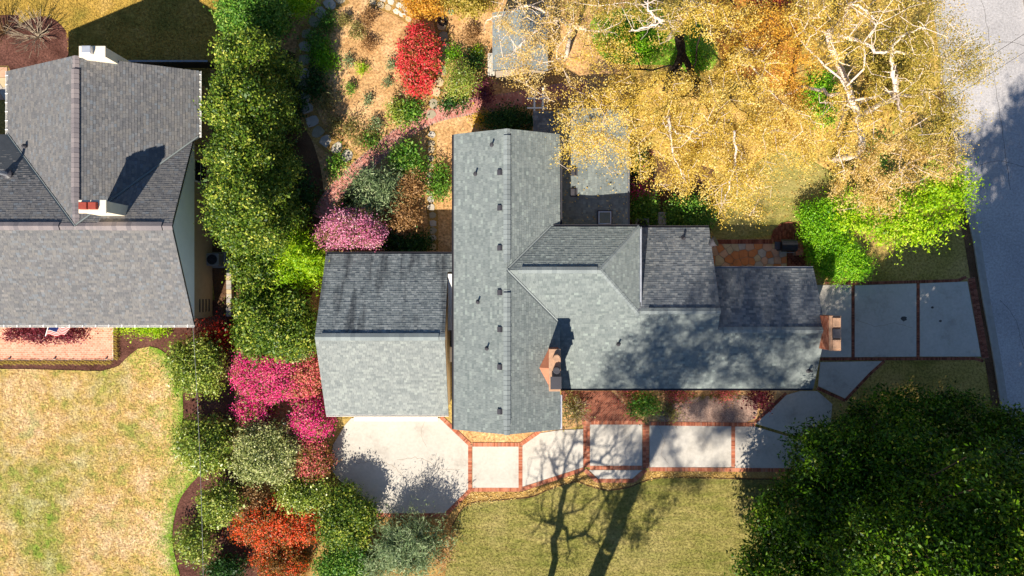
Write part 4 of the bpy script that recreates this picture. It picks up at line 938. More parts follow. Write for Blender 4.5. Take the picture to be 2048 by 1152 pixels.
cm = N(nt, 'ShaderNodeMath', operation='MULTIPLY'); nt.links.new(cu.outputs[0], cm.inputs[0]); nt.links.new(cv.outputs[0], cm.inputs[1])
c = mixc(nt, c, gam(30, 38, 78), cm.outputs[0]); nt.links.new(c, b.inputs['Base Color']); M['flag_cloth'] = m
fm = bpy.data.meshes.new('flag_cloth'); vs = []; fs = []; uv = []
A0 = Vector(p3(92, 671, 2.3)); A1 = Vector(p3(103, 651, 2.55))
for i in range(15):
    for j in range(9):
        u, v = i / 14, j / 8; q = A0.lerp(A1, v) + Vector((.72 * u, -.06 * u, -.5 * u)) + Vector((0, .06, .05)) * math.sin(u * 9 + v * 2); vs.append(tuple(q)); uv.append((u, v))
for i in range(14):
    for j in range(8): fs.append((i * 9 + j, (i + 1) * 9 + j, (i + 1) * 9 + j + 1, i * 9 + j + 1))
fm.from_pydata(vs, [], fs); ul = fm.uv_layers.new(name='UVMap')
for l in fm.loops: ul.data[l.index].uv = uv[l.vertex_index]
link('cloth', fm, M['flag_cloth'], flag, smooth=True)
for k, px in enumerate((23, 113, 216)):
    m = MB(); x, y = g(px, 716); m.tube([(x, y, .1), (x, y, .2), (x, y, .21)], [.04, .06, .03], 12)
    tag(m.build('path_light', M['metal_dark']), ['small dark path light at the far end of the coral patio', 'small dark path light midway along the coral patio edge', 'small dark path light at the corner of the coral patio'][k], 'path light', 'path lights on the patio edge')
# overhead cables
def cable(name, a, b, sag, label, mat, r=.014):
    a, b = Vector(a), Vector(b); m = MB(); pts = [a.lerp(b, t) - Vector((0, 0, sag * 4 * t * (1 - t))) for t in np.linspace(0, 1, 30)]
    m.tube(pts, r, 6); tag(m.build(name, mat), label, 'cable', 'overhead cables')
cable('service_cable', p3(385, 640, 3.6), p3(408, 1260, 8.0), .25, "pale service cable running from the neighbour's eave over the mulch bed", M['cable'], .010)
cable('street_cable', p3(1700, 300, 8), p3(2200, -30, 9), .5, 'thin dark cable crossing the sunlit road, the one nearer the house', M['cable_dark'], .012)
cable('street_cable', p3(1700, 330, 8), p3(2200, 10, 9), .5, 'thin dark cable crossing the sunlit road, the one nearer the driveway', M['cable_dark'], .010)

# ------------------------------------------------------------------ plants
def unit(a): return a / np.maximum(np.linalg.norm(a, axis=1, keepdims=True), 1e-9)
def leaf_mesh(name, cen, nrm, axis, size, aspect, attr):
    """one folded rhombus per leaf: cen, nrm, axis (n,3), size (n,), attr (n,3)"""
    n = len(cen); side = unit(np.cross(nrm, axis)); ax = unit(np.cross(side, nrm)); L = size[:, None] * .5
    fold = nrm * (size * .10)[:, None]
    v = np.empty((n, 4, 3)); v[:, 0] = cen - ax * L; v[:, 1] = cen + side * L * aspect + fold; v[:, 2] = cen + ax * L; v[:, 3] = cen - side * L * aspect + fold
    me = bpy.data.meshes.new(name); me.vertices.add(4 * n); me.vertices.foreach_set('co', v.astype(np.float32).ravel())
    me.loops.add(4 * n); me.loops.foreach_set('vertex_index', np.arange(4 * n, dtype=np.int32))
    me.polygons.add(n); me.polygons.foreach_set('loop_start', np.arange(0, 4 * n, 4, dtype=np.int32)); me.polygons.foreach_set('loop_total', np.full(n, 4, dtype=np.int32))
    a = me.attributes.new('lf', 'FLOAT_COLOR', 'POINT'); col = np.ones((n, 4, 4), np.float32); col[:, :, :3] = attr[:, None, :]; a.data.foreach_set('color', col.ravel())
    me.update(calc_edges=True); return me
def bumps(d, rng, k=7, amp=.22):                 # low-frequency uneven outline on unit directions
    w = rng.normal(0, 1, (k, 3)); ph = rng.uniform(0, 6.28, k); f = rng.uniform(1.5, 4.0, k)
    return 1 + amp * np.mean(np.sin((d @ w.T) * f + ph), axis=1) * 1.6
def crown_clumps(lobes, n, rng, lo=-.35, fill=.72, amp=.22):
    """clump centres and outward directions on the uneven shells of the lobes"""
    lobes = [np.array(l, float) for l in lobes]; A = np.array([l[3] * l[4] + l[5] * (l[3] + l[4]) for l in lobes]); A /= A.sum()
    C = []; D = []
    for l, a in zip(lobes, A):
        m = max(4, int(n * a)); d = unit(rng.normal(0, 1, (m * 3, 3))); d = d[d[:, 2] > lo][:m]
        r = rng.uniform(fill, 1.0, len(d)) * bumps(d, rng, amp=amp); c = l[:3] + d * l[3:] * r[:, None]
        C.append(c); D.append(unit(d / l[3:]))
    C = np.concatenate(C); D = np.concatenate(D); keep = np.ones(len(C), bool)
    for l in lobes: keep &= (np.linalg.norm((C - l[:3]) / l[3:], axis=1) > .58)
    return C[keep], D[keep]
def clump_leaves(C, D, per, spread, size, rng, up=.6, flower=0.0, flat=.7, along=None, fl_leaf=.85, jitter=.8):
    n = len(C) * per; idx = np.repeat(np.arange(len(C)), per); o = rng.normal(0, 1, (n, 3)) * spread; o[:, 2] *= flat
    if along is not None: o = o * .55 + D[idx] * (rng.normal(0, 1, n) * spread * along)[:, None]
    cen = C[idx] + o; nr = unit(rng.normal(0, jitter, (n, 3)) + D[idx] * .7 + np.array((0, 0, up)))
    ax = unit(rng.normal(0, 1, (n, 3)) + (D[idx] * 1.5 if along is not None else 0))
    sz = size * rng.uniform(.65, 1.25, n); cr = rng.uniform(0, 1, len(C)); ff = (rng.uniform(0, 1, len(C)) < flower).astype(float)
    fl = ff[idx] * (rng.uniform(0, 1, n) < fl_leaf)
    return cen, nr, ax, sz, np.stack([rng.uniform(0, 1, n), cr[idx], fl], 1)
def skeleton_mesh(name, base, fork, targets, rng, r_tip=.012, power=2.3, sides=5, jit=.10, plen_w=.28, max_r=None, seg=.9, trunk_r=None):
    """trunk and limbs grown to the targets; radii follow the pipe model"""
    P = [np.array(base, float)]; par = [-1]; pl = [0.0]
    f = np.array(fork, float); k = max(2, int(np.linalg.norm(f - P[0]) / .9))
    for i in range(1, k + 1):
        t = i / k; q = P[0] * (1 - t) + f * t + (rng.normal(0, jit * .6, 3) * (1, 1, 0) if i < k else 0); par.append(len(P) - 1); pl.append(pl[-1] + np.linalg.norm(q - P[-1])); P.append(q)
    k0 = max(1, k - 1) if not trunk_r else max(1, int(k * .6)); k_trunk = k
    T = targets[np.argsort(np.linalg.norm(targets - f, axis=1))]; tips = []
    for t in T:
        A = np.array(P[k0:]); d = np.linalg.norm(A - t, axis=1) + plen_w * np.array(pl[k0:]) + .8 * np.maximum(0, A[:, 2] - t[2])
        j = int(np.argmin(d)) + k0; v = t - P[j]; L = np.linalg.norm(v); m = max(1, int(L / seg)); prev = j
        for i in range(1, m + 1):
            s = i / m; q = P[j] + v * s + (rng.normal(0, jit * min(1.5, L * .5), 3) if i < m else 0); q[2] += .06 * L * math.sin(s * 3.14)
            par.append(prev); pl.append(pl[prev] + np.linalg.norm(q - P[prev])); P.append(q); prev = len(P) - 1
    n = len(P); R = np.zeros(n); child = np.zeros(n)
    for i in range(n - 1, -1, -1):
        r = r_tip ** power if R[i] == 0 else R[i]
        R[i] = r
        if par[i] >= 0: R[par[i]] += r
    R = R ** (1 / power)
    if max_r: R = R * (max_r / R[0])if R[0] > max_r else R
    R = np.maximum(R, r_tip * .6)
    if trunk_r: R[:k_trunk + 1] = np.maximum(R[:k_trunk + 1], np.linspace(trunk_r, trunk_r * .6, k_trunk + 1))
    P = np.array(P); par = np.array(par); e = np.arange(1, n); a = P[par[e]]; b = P[e]; ra = np.minimum(R[par[e]], R[e] * 1.35); rb = R[e]
    d = unit(b - a); ref = np.where(np.abs(d[:, 2:3]) < .9, np.array([[0, 0, 1.0]]), np.array([[1.0, 0, 0]])); u = unit(np.cross(d, ref)); w = np.cross(d, u)
    ang = np.arange(sides) * 2 * np.pi / sides; cs = np.cos(ang)[None, :, None]; sn = np.sin(ang)[None, :, None]; ring = u[:, None] * cs + w[:, None] * sn
    v = np.concatenate([a[:, None] + ring * ra[:, None, None], b[:, None] + ring * rb[:, None, None]], 1); m = len(e); nv = 2 * sides
    base_i = (np.arange(m) * nv)[:, None]; k = np.arange(sides)[None]; k2 = (k + 1) % sides
    F = np.stack([base_i + k, base_i + k2, base_i + sides + k2, base_i + sides + k], -1).reshape(-1, 4).astype(np.int32); nf = len(F)
    me = bpy.data.meshes.new(name); me.vertices.add(m * nv); me.vertices.foreach_set('co', v.astype(np.float32).ravel()); me.loops.add(nf * 4); me.loops.foreach_set('vertex_index', F.ravel())
    me.polygons.add(nf); me.polygons.foreach_set('loop_start', np.arange(0, nf * 4, 4, dtype=np.int32)); me.polygons.foreach_set('loop_total', np.full(nf, 4, dtype=np.int32)); me.polygons.foreach_set('use_smooth', np.ones(nf, bool)); me.update(calc_edges=True)
    return me
NL = [0]
def plant(name, label, cat, lobes, mat, seed, base=None, leaf=.12, cover=2.0, clump=.28, per=None, bark='bark', flower=0.0, group=None, up=.6, fork=.45, aspect=.55, along=None, lo=-.3, fill=.72, sk=120, amp=.22, rtip=.012, jitter=.8, flat=.7, fl_leaf=.85, core=True, parts=('trunk', 'crown'), maxr=None, deep=0.0):
    """a tree or shrub: lobes are (x, y, z, rx, ry, rz) ellipsoids in metres"""
    rng = np.random.default_rng(seed); L = np.array(lobes, float)
    if base is None: base = (L[:, 0].mean(), L[:, 1].mean(), 0.0)
    base = (base[0], base[1], 0.0 if len(base) < 3 else base[2])
    if flower > .4: up, jitter = 1.0, .65
    t = empty(name, base, label, cat, group)
    surf = sum(2 * math.pi * ((l[3] * l[4]) ** 1.6 + (l[3] * l[5]) ** 1.6 + (l[4] * l[5]) ** 1.6) ** (1 / 1.6) / 3 ** (1 / 1.6) for l in L) * 1.1
    nl = surf * cover / (leaf * leaf * aspect * .5 * 1.1); nc = max(12, int(surf / (clump * clump * 2.2)))
    C, D = crown_clumps(L, nc, rng, lo, fill, amp)
    if deep:                                     # clumps through the volume, not only on the shell
        k = rng.uniform(0, 1, len(C)) < deep; m_ = L[rng.integers(len(L), size=len(C))][:, :3]; q = rng.uniform(.25, .9, len(C))[:, None]
        C = np.where(k[:, None], C * q + np.array(L[:, :3].mean(0)) * (1 - q), C)
    C[:, 2] = np.maximum(C[:, 2], .05)
    pr = per or max(4, int(nl / len(C)))
    parts_l = [clump_leaves(C, D, pr, clump, leaf, rng, up, flower, flat, along, fl_leaf, jitter)]
    if core:
        k = rng.choice(len(C), max(1, len(C) // 2)); cc = L[:, :3].mean(0)
        near = np.argmin(np.linalg.norm((C[k][:, None] - L[None, :, :3]), axis=2), axis=1)
        Ci = L[near][:, :3] + (C[k] - L[near][:, :3]) * .72
        parts_l.append(clump_leaves(Ci, D[k], max(3, pr // 4), clump * 1.2, leaf * 1.7, rng, up, 0, .8))
    cen, nr, ax, sz, at = (np.concatenate(z) for z in zip(*parts_l))
    cen[:, 2] = np.maximum(cen[:, 2], .03); NL[0] += len(cen)
    link(parts[1], leaf_mesh(parts[1], cen, nr, ax, sz, aspect, at), M[mat], t)
    tg = C[rng.choice(len(C), min(sk, len(C)), replace=False)]
    zc = L[:, 2].mean() * fork
    fk = (base[0] * .5 + L[:, 0].mean() * .5, base[1] * .5 + L[:, 1].mean() * .5, max(.12, zc))
    link(parts[0], skeleton_mesh(parts[0], base, fk, tg, rng, r_tip=rtip, max_r=maxr), M[bark], t)
    return t
def lobe(px, py, z, rx, ry, rz): return (*p3(px, py, z), rx, ry, rz)
def shrub(name, label, cat, px, py, rx, ry, h, mat, seed, base_h=None, lump=3, **kw):
    """rounded shrub seen at photo pixel (px, py): rx, ry in metres, h its height; a few uneven lobes"""
    rng = np.random.default_rng(seed + 500); zc = h * .55; x, y, _ = p3(px, py, zc); L = []
    if lump == 1: L = [(x, y, zc, rx * .92, ry * .92, h * .45)]
    else:
        k_ = lump + (3 if max(rx, ry) > 1.2 else 1)
        L.append((x, y, zc, rx * .68, ry * .68, h * .45))
        for k in range(k_):
            a = 2 * math.pi * (k + rng.uniform(-.35, .35)) / k_; s = rng.uniform(.38, .56); f = 1.0 - s * .92
            L.append((x + rx * f * math.cos(a), y + ry * f * math.sin(a), zc * rng.uniform(.75, 1.1), rx * s, ry * s, h * .4 * rng.uniform(.75, 1.05)))
    return plant(name, label, cat, L, mat, seed, (x, y), parts=('stem', 'foliage'), **kw)

# ---- tall evergreen row between the houses
row = [("tall evergreen tree at the far end of the row, against the back lawn", 558, 175, 1.7, 6.8), ("tall evergreen tree second in the row, beside the neighbour's eave", 556, 262, 1.8, 7.6), ("tall evergreen tree in the middle of the row, level with the garden path", 556, 350, 1.85, 7.4), ("tall evergreen tree near end of the row, beside the pink redbud", 554, 440, 2.1, 7.2)]
for i, (lb, px, py, r, h) in enumerate(row):
    x, y = g(px, py); rr = np.random.default_rng(i + 40); L = []
    for (t, q) in ((.24, 1.0), (.45, 1.0), (.64, .85), (.82, .6)):
        L.append((x + rr.normal(0, .12), y + rr.normal(0, .12), h * t, r * q * .8, r * q * .92, h * .16))
        for k in range(5):
            a = 2 * math.pi * k / 5 + rr.uniform(-.5, .5) + t * 9; e = rr.uniform(.28, .42)
            L.append((x + r * q * .78 * math.cos(a), y + r * q * .9 * math.sin(a), h * t + rr.uniform(-.5, .5), r * e, r * e, r * e * 1.1))
    plant('evergreen_tree', lb, 'tree', L, 'hedge', 100 + i, (x, y), leaf=.14, cover=1.25, clump=.2, amp=.3, fill=.65, lo=-.2, group='evergreen row between the houses')
shrub('evergreen_shrub', 'dark green evergreen at the top of the row beside the white fence panel', 'shrub', 508, 30, 1.7, 1.5, 4.0, 'green', 110, leaf=.14)
shrub('evergreen_shrub', 'bright green shrub at the picture top beside the stone walk', 'shrub', 598, 4, 1.15, .8, 1.6, 'lime', 111, leaf=.12)
shrub('evergreen_shrub', 'big yellow-green rounded evergreen beside the garage gable', 'shrub', 552, 648, 2.5, 2.0, 4.0, 'hedge', 112, leaf=.16, lump=4, cover=2.2)
shrub('evergreen_shrub', 'dull green evergreen between the lime conifer and the evergreen row', 'shrub', 520, 545, 1.4, 1.2, 3.2, 'hedge', 113, leaf=.15)
shrub('lime_conifer', 'lime green feathery conifer beside the garage corner', 'conifer', 605, 522, 1.3, 1.25, 3.0, 'lime', 114, leaf=.2, aspect=.28, along=1.6, lump=4)
shrub('holly_shrub', 'pale-leaved shrub squeezed between the garage gable and the magenta azalea', 'shrub', 610, 690, .9, .7, 2.4, 'pale_shrub', 115)
plant('redbud_tree', 'small redbud tree covered in pink blossom behind the garage', 'tree', [lobe(700, 452, 2.6, 1.35, 1.05, .8), lobe(668, 472, 2.2, .95, .85, .7), lobe(738, 470, 2.3, .85, .75, .7)], 'pink', 116, leaf=.11, cover=1.7, clump=.16, flower=.95, bark='twig_brown')
# ---- azalea bank
shrub('magenta_azalea', 'wide magenta azalea below the garage gable, upper of the bank', 'azalea', 548, 745, 2.35, 1.55, 2.2, 'magenta', 120, leaf=.11, flower=.9, clump=.2, lump=5)
shrub('coral_azalea', 'coral pink azalea touching the garage wall', 'azalea', 610, 748, 1.1, 1.3, 2.0, 'coral', 121, leaf=.11, flower=.85, clump=.2)
shrub('magenta_azalea', 'small magenta azalea beside the round holly on the mulch', 'azalea', 508, 822, 1.0, 1.1, 1.6, 'magenta', 122, leaf=.11, flower=.92, clump=.2)
shrub('magenta_azalea', 'vivid magenta azalea leaning over the concrete apron', 'azalea', 622, 835, 1.15, 1.4, 1.9, 'magenta', 123, leaf=.11, flower=.92, clump=.2)
shrub('coral_azalea', 'dusty coral azalea at the apron edge beside the pale shrub', 'azalea', 625, 915, 1.05, 1.4, 1.8, 'coral', 124, leaf=.11, flower=.5, clump=.2)
shrub('pale_shrub', 'large pale silvery-green shrub amid the azaleas', 'shrub', 535, 905, 1.9, 1.6, 2.6, 'pale_shrub', 125, leaf=.13, lump=4)
shrub('tan_shrub', 'brownish fading shrub above the orange azaleas', 'shrub', 505, 1005, .9, .9, 1.4, 'tan_leaf', 126, cover=1.2)
shrub('orange_azalea', 'orange-red azalea, largest of the flame coloured ones', 'azalea', 545, 1050, 1.8, 1.5, 1.7, 'orange_red', 127, leaf=.11, flower=.72, clump=.2, lump=4)
shrub('orange_azalea', 'orange-red azalea tucked against the clipped green mound', 'azalea', 612, 1045, 1.1, 1.1, 1.5, 'orange_red', 128, leaf=.11, flower=.7, clump=.2)
shrub('orange_azalea', 'sparse orange azalea on the dark mulch edge', 'azalea', 484, 1055, .55, .9, 1.2, 'orange_red', 129, leaf=.11, flower=.75, clump=.2, cover=.8, core=False)
shrub('orange_azalea', 'olive and orange azalea at the bottom edge of the picture', 'azalea', 560, 1125, 1.6, 1.0, 1.5, 'orange_red', 130, leaf=.11, flower=.3, clump=.22)
shrub('green_mound', 'big rounded yellow-green mound at the corner of the concrete apron', 'shrub', 692, 1040, 1.45, 1.7, 2.3, 'hedge', 131, leaf=.13, lump=4, amp=.12, cover=2.3)
shrub('green_mound', 'low green mound between the coral azalea and the apron corner', 'shrub', 612, 988, 1.5, .75, 1.9, 'holly', 132, leaf=.13, amp=.12)
shrub('green_mound', 'dark glossy green mound at the bottom edge beside the juniper', 'shrub', 682, 1122, 1.45, 1.1, 2.0, 'green', 133, leaf=.13, amp=.14)
shrub('green_mound', 'dark green shrub at the bottom edge on the mulch', 'shrub', 452, 1140, 1.1, .7, 1.6, 'deep_green', 134)
shrub('juniper', 'grey-green feathery juniper at the foot of the concrete apron', 'juniper', 822, 1090, 1.75, 1.35, 2.6, 'greygreen', 135, leaf=.26, aspect=.16, along=2.2, lump=4, cover=1.5)
shrub('juniper', 'pale grey-green juniper at the bottom edge beside the glossy mound', 'juniper', 752, 1128, 1.0, .9, 1.6, 'greygreen', 136, leaf=.24, aspect=.16, along=2.2, cover=1.2)
shrub('tan_shrub', 'sparse brown shrub between the juniper and the front lawn', 'shrub', 882, 1085, .7, 1.3, 1.5, 'tan_leaf', 137, cover=.6, core=False, sk=160)
for i, (px, py, rx, ry, h, lb) in enumerate(((394, 732, 1.45, 1.7, 2.9, "pale holly on the mulch nearest the neighbour's house corner"), (408, 888, 1.5, 1.65, 2.9, 'pale holly on the mulch midway along the dry lawn'), (446, 1006, 1.15, 1.05, 2.2, 'round yellow-green holly between cable and orange azaleas'), (388, 1085, 1.1, 1.0, 2.1, 'round yellow-green holly under the cable near the bottom edge'))):
    shrub('holly_bush', lb, 'holly', px, py, rx, ry, h, 'holly', 140 + i, leaf=.14, cover=1.5, group='hollies on the mulch bed', amp=.34)
shrub('red_maple', 'dark red leaved shrub in the shade of the house corner', 'shrub', 436, 672, .85, .7, 1.5, 'dark_red', 145, cover=1.3)
shrub('green_shrub', 'small green shrub sheltering below the magenta azalea', 'shrub', 520, 800, .5, .4, 1.2, 'green', 146)
# ---- rear garden
shrub('red_azalea', 'tall oval red azalea beside the stone walk', 'azalea', 838, 118, 1.15, 1.85, 1.8, 'red', 150, leaf=.12, flower=.85, clump=.2, lump=4)
tp = shrub('topiary_ball', 'clipped round green ball shrub with open twiggy top', 'topiary', 921, 160, .9, .92, 1.9, 'holly', 151, lump=1, amp=.04, leaf=.1, cover=2.0, bark='twig_grey', sk=260, rtip=.008, core=False)
shrub('round_shrub', 'small round green shrub above the clipped ball', 'shrub', 904, 112, .42, .4, .8, 'bright_hedge', 152, lump=1, amp=.08, leaf=.08)
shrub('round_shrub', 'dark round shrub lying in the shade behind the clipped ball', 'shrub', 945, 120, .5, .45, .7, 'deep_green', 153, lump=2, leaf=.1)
shrub('ground_cover_shrub', 'bed of green leaves around the foot of the clipped ball', 'shrub', 905, 202, .9, .32, .25, 'deep_green', 154, lump=3)
shrub('purple_shrub', 'small purple-leaved shrub at the bend of the brick path', 'shrub', 967, 186, .38, .55, .9, 'purple', 155)
shrub('mahonia', 'pale upright leafy plant beside the brick path bend', 'plant', 796, 224, .42, .62, .8, 'holly', 156, leaf=.16, aspect=.3, along=1.0)
shrub('green_shrub', 'blue-green leafy shrub beside the brick path', 'shrub', 824, 220, .5, .5, .7, 'green', 157)
shrub('green_shrub', 'yellow-green broad shrub below the brick path', 'shrub', 816, 322, .95, .85, 1.3, 'green', 158, leaf=.12, lump=4)
shrub('green_shrub', 'dark green low shrub behind the grey conifer', 'shrub', 712, 408, .7, .6, .8, 'deep_green', 159)
shrub('grey_conifer', 'grey-green open branched conifer in front of the pink redbud', 'conifer', 750, 384, 1.15, 1.2, 2.4, 'greygreen', 160, leaf=.24, aspect=.2, along=2.0, lump=5, bark='twig_grey', sk=260, cover=1.3)
shrub('tan_shrub', 'tan fading shrub between the grey conifer and stone walk', 'shrub', 818, 372, .75, .8, 1.5, 'tan_leaf', 161, cover=1.3, bark='twig_brown', sk=180)
shrub('tan_shrub', 'tan fading shrub nearest the pink redbud', 'shrub', 806, 430, .85, .95, 1.6, 'tan_leaf', 162, cover=1.4, bark='twig_brown', sk=180)
shrub('low_shrub', 'narrow green shrub row against the house wall beside the stone walk', 'shrub', 880, 365, .45, 1.05, .8, 'green', 163)
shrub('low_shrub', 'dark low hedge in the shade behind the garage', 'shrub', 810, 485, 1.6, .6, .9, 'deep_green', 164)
shrub('golden_shrub', 'bright yellow small plant at the end of the brick path', 'plant', 961, 237, .18, .35, .5, 'yellow', 165, lump=2, leaf=.09)
shrub('low_shrub', 'dark clipped hedge beside the brick path and porch', 'shrub', 1015, 240, 1.35, .5, 1.0, 'deep_green', 166, lump=4)
shrub('ground_cover', 'green leafy patch on the tan garden bed', 'plant', 650, 112, .95, .55, .35, 'bright_hedge', 167, leaf=.1)
shrub('ground_cover', 'green leafy strip along the flagged walk', 'plant', 634, 85, .45, .7, .4, 'green', 168, leaf=.1)
shrub('ground_cover', 'shaded green strip below the leafy patch', 'plant', 632, 165, .45, 1.0, .5, 'deep_green', 169)
shrub('olive_plant', 'olive grassy mass along the lower edge of the tan bed', 'plant', 690, 250, 1.0, .75, .4, 'olive', 170, cover=.9, core=False, along=1.4, aspect=.3, leaf=.15)
shrub('olive_plant', 'olive grassy strip beside the dark shade of the evergreen row', 'plant', 655, 205, .4, .9, .4, 'olive', 171, cover=.9, core=False, along=1.4, aspect=.3, leaf=.15)
shrub('olive_plant', 'pale olive tuft where the walks meet', 'plant', 730, 275, .8, .5, .4, 'olive', 172, cover=1.0, core=False, along=1.4, aspect=.3, leaf=.15)
shrub('green_shrub', 'dark green tuft at the edge of the brick path', 'shrub', 742, 283, .4, .3, .4, 'green', 173)
shrub('mixed_shrub', 'green and brown shrub at the edge of the evergreen shade', 'shrub', 676, 330, .4, .7, .7, 'green', 174, cover=1.1)
shrub('green_shrub', 'tiny green plant at the head of the tan bed', 'plant', 655, 38, .3, .55, .35, 'green', 175, leaf=.08)
for i, (px, py, r, mt, lb) in enumerate(((697, 122, .3, 'greygreen', 'small grey-green perennial left of the two middle ones on the tan bed'), (725, 136, .3, 'lime', 'small lime green perennial in the middle of the tan bed'), (784, 128, .3, 'greygreen', 'small dusty perennial beside the red azalea'), (700, 178, .32, 'green', 'small green perennial low on the tan bed'), (777, 165, .26, 'greygreen', 'small dusty perennial below the red azalea'), (735, 198, .3, 'greygreen', 'small faded perennial at the lower middle of the tan bed'), (737, 90, .42, 'tan_leaf', 'dry brown perennial at the upper middle of the tan bed'), (752, 246, .35, 'greygreen', 'silvery perennial beside the upright leafy plant'), (715, 60, .5, 'olive', 'dry olive clump at the upper part of the tan bed'), (690, 40, .4, 'olive', 'dry olive clump near the flagged walk'), (735, 35, .55, 'tan_leaf', 'dry brown clump at the head of the tan bed'), (940, 70, .5, 'tan_leaf', 'dry brown clump beside the garden shed'), (957, 100, .3, 'lime', 'green tuft beside the garden shed'))):
    shrub('perennial', lb, 'perennial', px, py, r, r * 1.1, r * 1.6, mt, 180 + i, lump=2, leaf=.09, cover=1.1, clump=.13, core=False, group='perennials in the tan garden bed', bark='twig_brown', sk=30)
shrub('orange_shrub', 'olive-orange shrub at the picture top beside the hose', 'shrub', 848, 8, 1.1, .75, 1.4, 'gold_orange', 195, bark='twig_brown')
shrub('dark_red_bush', 'dark red leaved bush at the top of the evergreen shade', 'shrub', 548, 40, .7, 1.1, 1.4, 'maroon', 196, cover=1.0)
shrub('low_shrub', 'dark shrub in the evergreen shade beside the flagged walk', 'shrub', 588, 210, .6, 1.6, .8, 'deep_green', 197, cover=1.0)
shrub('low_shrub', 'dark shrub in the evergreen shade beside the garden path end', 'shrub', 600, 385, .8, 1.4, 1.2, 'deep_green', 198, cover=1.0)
# ---- neighbour's garden
h0 = gp(0, 0)
plant('maroon_hedge', 'clipped maroon hedge against the eave of the neighbouring house', 'hedge', [lobe(36 + 28 * k, 665, .85, .55, .42, .6) for k in range(5)], 'maroon', 200, leaf=.1, cover=2.0, amp=.08, clump=.2, parts=('stem', 'foliage'))
shrub('green_border', 'bright green low plants beneath the eave beside the coral patio', 'plant', 290, 652, 1.6, .22, .4, 'lime', 201, lump=4, leaf=.1)
tuft = None
for k in range(34):
    px, py = (-4 + k * 8.6, 724 + 1.2 * math.sin(k * 2.1)) if k < 27 else (232 + math.sin(k), 658 + (k - 27) * 9.5)
    x, y = g(px, py)
    if tuft is None:
        tuft = shrub('border_tuft', 'small golden-green grass tuft edging the coral brick patio', 'plant', px, py, .14, .13, .24, 'gold_green', 202, lump=1, leaf=.09, aspect=.3, cover=1.2, clump=.06, core=False, sk=8, group='grass tufts edging the patio', rtip=.004)
        tb = (x, y)
    else:
        r = tuft.copy(); COL.objects.link(r); r.location = (x + (tuft.location.x - tb[0]), y + (tuft.location.y - tb[1]), 0)
        for ch in tuft.children:
            c = ch.copy(); COL.objects.link(c); c.parent = r
def bare_shrub(label, px, py, r, h, seed, mat, n=170):
    rng = np.random.default_rng(seed); x, y = g(px, py); t = empty('bare_shrub', (x, y, 0), label, 'shrub', 'bare shrubs')
    d = unit(rng.normal(0, 1, (n * 3, 3)) * (1, 1, .7)); d = d[d[:, 2] > .05][:n]; T = np.array((x, y, h * .25)) + d * np.array((r, r, h * .8)) * rng.uniform(.45, 1.05, len(d))[:, None]
    link('branches', skeleton_mesh('branches', (x, y, 0), (x, y, .2), T, rng, r_tip=.008, plen_w=.9, seg=.45, jit=.06), M[mat], t)
    return t
bare_shrub('leafless tan shrub on the mulch ring behind the mauve-roofed house', 82, 75, 1.5, 2.2, 210, 'twig_grey', 240)
bare_shrub('leafless brown shrub at the picture edge behind the mauve-roofed house', 10, 68, 1.2, 1.9, 211, 'twig_brown', 200)
bare_shrub('leafless twiggy shrub at the house corner beside the entry walk', 1150, 818, .95, 1.8, 212, 'twig_grey', 150)
shrub('entry_shrub', 'olive shrub under the twiggy branches beside the entry walk', 'shrub', 1146, 818, .7, .8, 1.0, 'olive', 213, cover=.8, core=False)
shrub('entry_shrub', 'low dark green shrub in the triangle between entry walk and gravel', 'shrub', 1285, 810, .9, .55, .6, 'green', 214)
shrub('entry_shrub', 'low olive shrub on the gravel beside the entry walk', 'shrub', 1335, 822, .6, .45, .4, 'olive', 215, cover=1.0)
for i, (px, r) in enumerate(((1262, .5), (1355, .75), (1450, .55))):
    shrub('red_barberry', ['low red barberry under the eave nearest the entry walk', 'low red barberry under the eave, middle of the three', 'low red barberry under the eave above the gravel end'][i], 'shrub', px, 784, r, .28, .4, 'coral', 216 + i, lump=3, leaf=.08, flower=.6, group='barberries under the front eave')
for i, px in enumerate((1389, 1405, 1422, 1440, 1457, 1476)):
    shrub('sedge_tuft', 'small olive sedge tuft in the row along the gravel strip', 'plant', px, 795, .12, .12, .2, 'olive', 222 + i, lump=1, leaf=.1, aspect=.25, clump=.06, core=False, group='sedges along the gravel strip', sk=6, rtip=.004)
shrub('entry_shrub', 'dark shrub at the gravel end beside the curved walk', 'shrub', 1520, 798, .6, .45, .9, 'maroon', 229, cover=1.2)
# ---- behind the house
shrub('shade_shrub', 'green shrub in the shade beside the annex gutter', 'shrub', 1290, 425, .9, .7, 1.1, 'green', 230)
shrub('shade_shrub', 'dense green shrub in the shade behind the second roof step', 'shrub', 1375, 432, 1.3, .9, 1.3, 'green', 231, lump=4)
shrub('pink_azalea', 'small magenta azalea in the shade beside the annex', 'azalea', 1275, 375, .4, .6, .9, 'magenta', 232, flower=.7)
shrub('shade_shrub', 'dark shrub along the annex wall', 'shrub', 1270, 330, .4, .9, 1.0, 'deep_green', 233)
plant('clipped_hedge', 'smooth clipped bright green hedge curving beside the grill', 'hedge', [lobe(1640, 432, .75, 1.25, .75, .8), lobe(1645, 465, .75, 1.3, .9, .8), lobe(1662, 500, .75, 1.35, .95, .8), lobe(1684, 532, .75, 1.5, .8, .75)], 'bright_hedge', 234, leaf=.1, cover=2.4, amp=.08, clump=.25, parts=('stem', 'foliage'))
